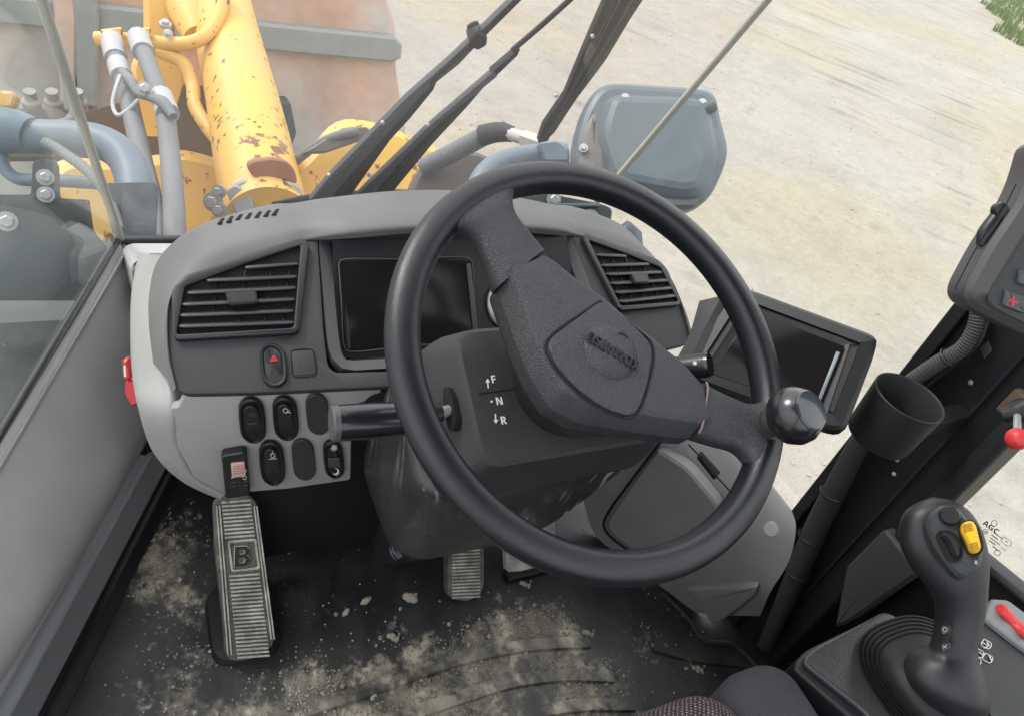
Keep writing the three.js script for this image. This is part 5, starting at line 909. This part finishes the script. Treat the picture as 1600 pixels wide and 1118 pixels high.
  for (const [q, r] of [[[340, 300], 0.012], [[331, 316], 0.016], [[341, 328], 0.013]]) part(cy, 'bolt', bolt(at(q[0], q[1], 1.88), V(-0.5, 0.4, 0.8), r), M.castSteel);

  const hz = (name, label, pts, r, fit) => { const t = thing('hydraulic_hose', label, 'hose', at(...pts[pts.length - 1]), 'grey hydraulic hoses before the yellow frame'); part(t, 'hose_body', tube(pts.map(p => at(...p)), r, { seg: 60, rad: 16 }), M.hose); for (const [a, b, q] of fit) part(t, 'fitting', tube([at(...a), at(...b)], q, { seg: 6, rad: 12 }), mat(0.36, 0.37, 0.38, 0.45)); };
  hz('', 'left hydraulic hose of the grey pair before the yellow frame, with wire loop', [[176, 70, 2.16], [184, 100, 2.1], [194, 130, 2.04], [206, 180, 1.96], [222, 250, 1.85], [236, 310, 1.75], [244, 380, 1.65]], 0.024, [[[174, 62, 2.18], [181, 92, 2.12], 0.031], [[184, 100, 2.09], [190, 120, 2.05], 0.029]]);
  hz('', 'right hydraulic hose of the grey pair, against the yellow frame', [[217, 62, 2.16], [226, 86, 2.1], [242, 130, 2.02], [256, 170, 1.95], [264, 230, 1.86], [270, 300, 1.75], [274, 385, 1.62]], 0.024, [[[216, 58, 2.17], [224, 82, 2.11], 0.031], [[251, 150, 1.97], [262, 178, 1.92], 0.030]]);
  const sg = thing('hose_strap', 'steel strap with a grey wire loop joining both hydraulic hoses', 'strap', at(215, 140, 1.95));
  part(sg, 'strap', tube([at(190, 112, 2.0), at(205, 128, 1.97), at(216, 146, 1.95), at(236, 152, 1.93), at(256, 162, 1.9), at(270, 182, 1.88)], [0.012, 0.014, 0.010, 0.012, 0.017, 0.010], { seg: 30 }), M.hose);
  part(sg, 'loop', tube([at(188, 118, 1.98), at(180, 140, 1.96), at(176, 165, 1.95), at(184, 180, 1.94), at(200, 172, 1.94), at(216, 156, 1.93)], 0.0055, { seg: 40 }), mat(0.42, 0.43, 0.44, 0.5));
  part(sg, 'bolt', bolt(at(225, 138, 1.92), V(0, 0.5, 0.85), 0.012), M.steel);

  const bz = new Pl(V(0, 0.12, 0.99), V(0, 0, -3.3)), bk = thing('bucket', 'dusty orange grey loader bucket with a grey green cross beam, far side of the frame', 'bucket', V(0, -1.2, -3.3));
  part(bk, 'back_plate', mound(bz, [[-160, -120], [560, -120], [597, -40], [613, 20], [626, 58], [622, 104], [630, 150], [640, 215], [660, 330], [-160, 330]], [[0.02, -0.5], [0, -0.04], [0.02, 0]], { r: 0.06 }), M.bucket);
  part(bk, 'cross_beam', mound(bz, [[-160, -30], [150, 2], [406, 31], [624, 54], [621, 94], [410, 74], [150, 46], [-160, 18]], [[0, -0.02], [0, 0.05], [0.012, 0.062]], { r: 0.015 }), M.greyBand);
  for (const [x0, x1] of [[78, 112], [104, 146]]) part(bk, 'gusset', mound(bz, [[x0, -60], [x1, -60], [x1 + 8, 20], [x1 + 4, 180], [x0 + 20, 180], [x0 + 10, 40]], [[0, 0], [0, 0.09], [0.01, 0.1]], { r: 0.02 }), x0 < 90 ? M.bucket : M.greyBand);
  part(bk, 'lip_pin', [mound(bz, [[424, 150], [448, 150], [458, 200], [440, 240], [426, 220]], [[0, 0], [0, 0.08], [0.01, 0.09]], { r: 0.02 })], M.plate);
  const lk = thing('valve_block', 'grey pipes and valve block between the hoses and the bucket at left', 'valve', at(130, 190, 2.7));
  part(lk, 'block', mound(P(V(0, 0.5, 0.85), at(130, 190, 2.7)), [[-20, 170], [110, 170], [120, 160], [150, 160], [160, 200], [240, 205], [240, 250], [-20, 250]], [[0, -0.2], [0, 0], [0.01, 0.01]], { r: 0.02 }), mat(0.13, 0.125, 0.115, 0.7, { map: dustT }));
  for (const x of [52, 86, 124]) part(lk, 'port', lathe([[0.03, -0.02], [0.03, 0.05], [0.02, 0.06], [0.02, 0.09], [0, 0.09]], at(x, 176, 2.66), V(0, 1, 0.2), 20), mat(0.3, 0.29, 0.27, 0.6));
  part(lk, 'pipe', [tube([at(-20, 190, 2.6), at(60, 196, 2.58), at(110, 190, 2.56), at(120, 160, 2.6)], 0.02, { seg: 20 })], M.hose);
  part(lk, 'yellow_lug', mound(P(V(0, 0.5, 0.85), at(10, 155, 2.6)), [[-20, 142], [18, 142], [26, 150], [20, 170], [-20, 170]], [[0, -0.1], [0, 0], [0.01, 0.01]], { r: 0.01 }), M.yellow);
}
// ------------------------------------------------------------------ loose things: grass, stones, clay
{
  const d = new THREE.Object3D(), blade = new THREE.BufferGeometry();
  blade.setAttribute('position', new THREE.Float32BufferAttribute([-0.012, 0, 0, 0.012, 0, 0, 0.006, 0.5, 0.05, -0.006, 0.5, 0.05, 0.0, 1, 0.22], 3)); blade.setIndex([0, 1, 2, 0, 2, 3, 3, 2, 4]); blade.computeVertexNormals();
  const gm = mat(1, 1, 1, 0.8, { side: THREE.DoubleSide }), n = 26000, im = new THREE.InstancedMesh(blade, gm, n), col = new THREE.Color();
  const hp = horizontal(GROUND), a = hp.on(1510, -8), b = hp.on(1612, 62), dir = b.clone().sub(a).normalize(), away = V(dir.z, 0, -dir.x); if (away.dot(a.clone().sub(EYE)) < 0) away.negate();
  for (let i = 0; i < n; i++) {
    const s = rr(-14, a.distanceTo(b) + 6), edge = 1.3 * (fbm(s * 0.35 + 40, 3, 4096, 4, 5) - 0.5) * 3, q = rnd() ** 1.5 * 15, p = a.clone().addScaledVector(dir, s).addScaledVector(away, q + edge);
    if (fbm(p.x * 0.9 + 100, p.z * 0.9 + 100, 4096, 3, 8) < 0.52 - q * 0.10) { d.scale.setScalar(0.0001); } else { const h = rr(0.12, 0.34); d.scale.set(1.6, h, h); }
    d.position.set(p.x, GROUND, p.z); d.rotation.set(rr(-0.3, 0.3), rr(0, 6.28), rr(-0.3, 0.3)); d.updateMatrix(); im.setMatrixAt(i, d.matrix);
    const k = rr(0.6, 1.2); im.setColorAt(i, col.setRGB(0.13 * k, 0.20 * k, 0.05 * k));
  }
  im.name = 'grass'; im.userData = { label: 'green grass growing at the far edge of the gravel yard', category: 'grass', kind: 'stuff' }; im.castShadow = im.receiveShadow = true; scene.add(im);

  const stone = new THREE.IcosahedronGeometry(1, 1), SP = stone.attributes.position; for (let i = 0; i < SP.count; i++) { const k = 0.8 + 0.35 * hash(Math.round(SP.getX(i) * 50), Math.round(SP.getY(i) * 50 + SP.getZ(i) * 90), 3); SP.setXYZ(i, SP.getX(i) * k, SP.getY(i) * k * 0.7, SP.getZ(i) * k); } stone.computeVertexNormals();
  const m = 2600, st = new THREE.InstancedMesh(stone, mat(1, 1, 1, 0.95), m);
  for (let i = 0; i < m; i++) { const r = 2.2 + 22 * rnd() ** 1.4, t = rr(-0.15, 1.75), sz = rr(0.004, 0.014) * (rnd() > 0.97 ? 2.2 : 1); d.position.set(0.2 + r * Math.sin(t), GROUND + sz * 0.2, -0.2 - r * Math.cos(t)); d.rotation.set(rr(0, 6), rr(0, 6), rr(0, 6)); d.scale.setScalar(sz); d.updateMatrix(); st.setMatrixAt(i, d.matrix); const k = rr(0.28, 0.42); st.setColorAt(i, col.setRGB(k, k * 0.96, k * 0.86)); }
  st.name = 'gravel'; st.userData = { label: 'pale loose gravel scattered over the beige yard', category: 'gravel', kind: 'stuff' }; st.castShadow = st.receiveShadow = true; scene.add(st);

  const nc = 6500, cl = new THREE.InstancedMesh(stone, mat(1, 1, 1, 0.95), nc); let k = 0, g = 0;
  while (k < nc && g++ < 400000) { const x = rr(-0.5, 0.5), z = rr(-0.45, 0.3), D = dirtAt(x, z); if (rnd() > D * D * 0.9 + 0.012) continue; const u = (x - FX0) / FS, v = (z - FZ0) / FS; const den = fbm(u * 24, v * 24, 24, 6, 211); if (rnd() > (den - 0.3) * 3) continue; const sz = rr(0.0007, 0.0019) * (rnd() > 0.95 ? 2.4 : 1); d.position.set(x, FLOOR + sz * 0.4, z); d.rotation.set(rr(0, 6), rr(0, 6), rr(0, 6)); d.scale.setScalar(sz); d.updateMatrix(); cl.setMatrixAt(k, d.matrix); const c = rr(0.20, 0.42); cl.setColorAt(k, col.setRGB(c, c * 0.92, c * 0.78)); k++; }
  cl.count = k; cl.name = 'floor_grit'; cl.userData = { label: 'crumbs of dried clay strewn over the black floor mat', category: 'dirt', kind: 'stuff' }; cl.castShadow = cl.receiveShadow = true; scene.add(cl);
  // a few larger clods, and the mat's own pressed ribs
  const fl = scene.getObjectByName('cab_floor'), fp = horizontal(FLOOR);
  const clod = thing('clay_clod', 'flat dried clay clod on the mat, left of two by the narrow pedal', 'clay clod', fp.on(571, 939), 'clay clods'), gc = (x, y, sx, sz, rot) => { sx *= 0.8; sz *= 0.9; const q = clean(stone); q.scale(sx, 0.009, sz); q.rotateY(rot); const p = fp.on(x, y); q.translate(p.x, p.y + 0.001, p.z); return q; };
  part(clod, 'clump', [gc(571, 939, 0.013, 0.006, 0.3), gc(540, 957, 0.010, 0.005, 0.6)], M.clay);
  for (const [x, y, a, b, l] of [[640, 934, 0.016, 0.013, 'round dried clay clod on the mat, just left of the narrow pedal'], [614, 996, 0.012, 0.007, 'small pale clay clod on the mat behind the two ribs'], [918, 990, 0.010, 0.008, 'clay clod at the right end of the topmost mat rib'], [820, 913, 0.009, 0.006, 'small clay clod in front of the accelerator plate'], [1090, 1046, 0.010, 0.006, 'pale clay clod beside the seat cushion on the mat'], [906, 1104, 0.012, 0.012, 'tan clay clod at the bottom edge near the seat']]) { const t = thing('clay_clod', l, 'clay clod', fp.on(x, y), 'clay clods'); part(t, 'clump', [gc(x, y, a * 0.8, b * 0.7, rr(0, 3)), gc(x + 6, y + 3, a * 0.6, b * 0.5, rr(0, 3)), gc(x - 6, y - 2, a * 0.5, b * 0.55, rr(0, 3)), gc(x + 9, y - 4, a * 0.25, b * 0.3, rr(0, 3))], M.clay); }
  M.mat = mat(0.9, 0.9, 0.91, 0.4, { map: floorT, bumpMap: floorB, bumpScale: 0.003 });
  const rib = (pts, w, h = 0.006) => { const c = new THREE.CatmullRomCurve3(pts.map(q => fp.on(...q))), rows = []; for (let i = 0; i <= 24; i++) { const p = c.getPointAt(i / 24), t = c.getTangentAt(i / 24), s = V(-t.z, 0, t.x); rows.push([[-w, 0.0005], [-w * 0.85, h], [w * 0.85, h], [w, 0.0005]].map(([o, y]) => p.clone().addScaledVector(s, o).setY(FLOOR + y))); } const q = toCreasedNormals(grid(rows, false), 0.3); const P = q.attributes.position, uv = new Float32Array(P.count * 2); for (let i = 0; i < P.count; i++) { uv[2 * i] = (P.getX(i) - FX0) / FS; uv[2 * i + 1] = (P.getZ(i) - FZ0) / FS; } q.setAttribute('uv', new THREE.BufferAttribute(uv, 2)); q.userData.uv = true; return q; };
  part(fl, 'mat_rib', rib([[480, 1110], [600, 1070], [720, 1030], [820, 1010], [920, 1004]], 0.011), M.mat);
  part(fl, 'mat_rib', rib([[600, 1130], [720, 1090], [800, 1066], [880, 1056], [958, 1058]], 0.011), M.mat);
  part(fl, 'mat_rib', rib([[720, 1150], [820, 1118], [900, 1103], [990, 1102]], 0.011), M.mat);
  part(fl, 'mat_rib', rib([[1020, 1010], [1080, 1026], [1160, 1036]], 0.011), M.mat);
  part(fl, 'mat_edge', [tube([[268, 780], [215, 880], [160, 985], [100, 1105], [60, 1190]].map(q => fp.on(...q)), 0.0025, { seg: 30, rad: 6 }), tube([[1035, 925], [1075, 965], [1100, 1000], [1150, 1010], [1190, 1050]].map(q => fp.on(...q)), 0.006, { seg: 30, rad: 8 })], M.rubber);
}
renderer.render(scene, camera);
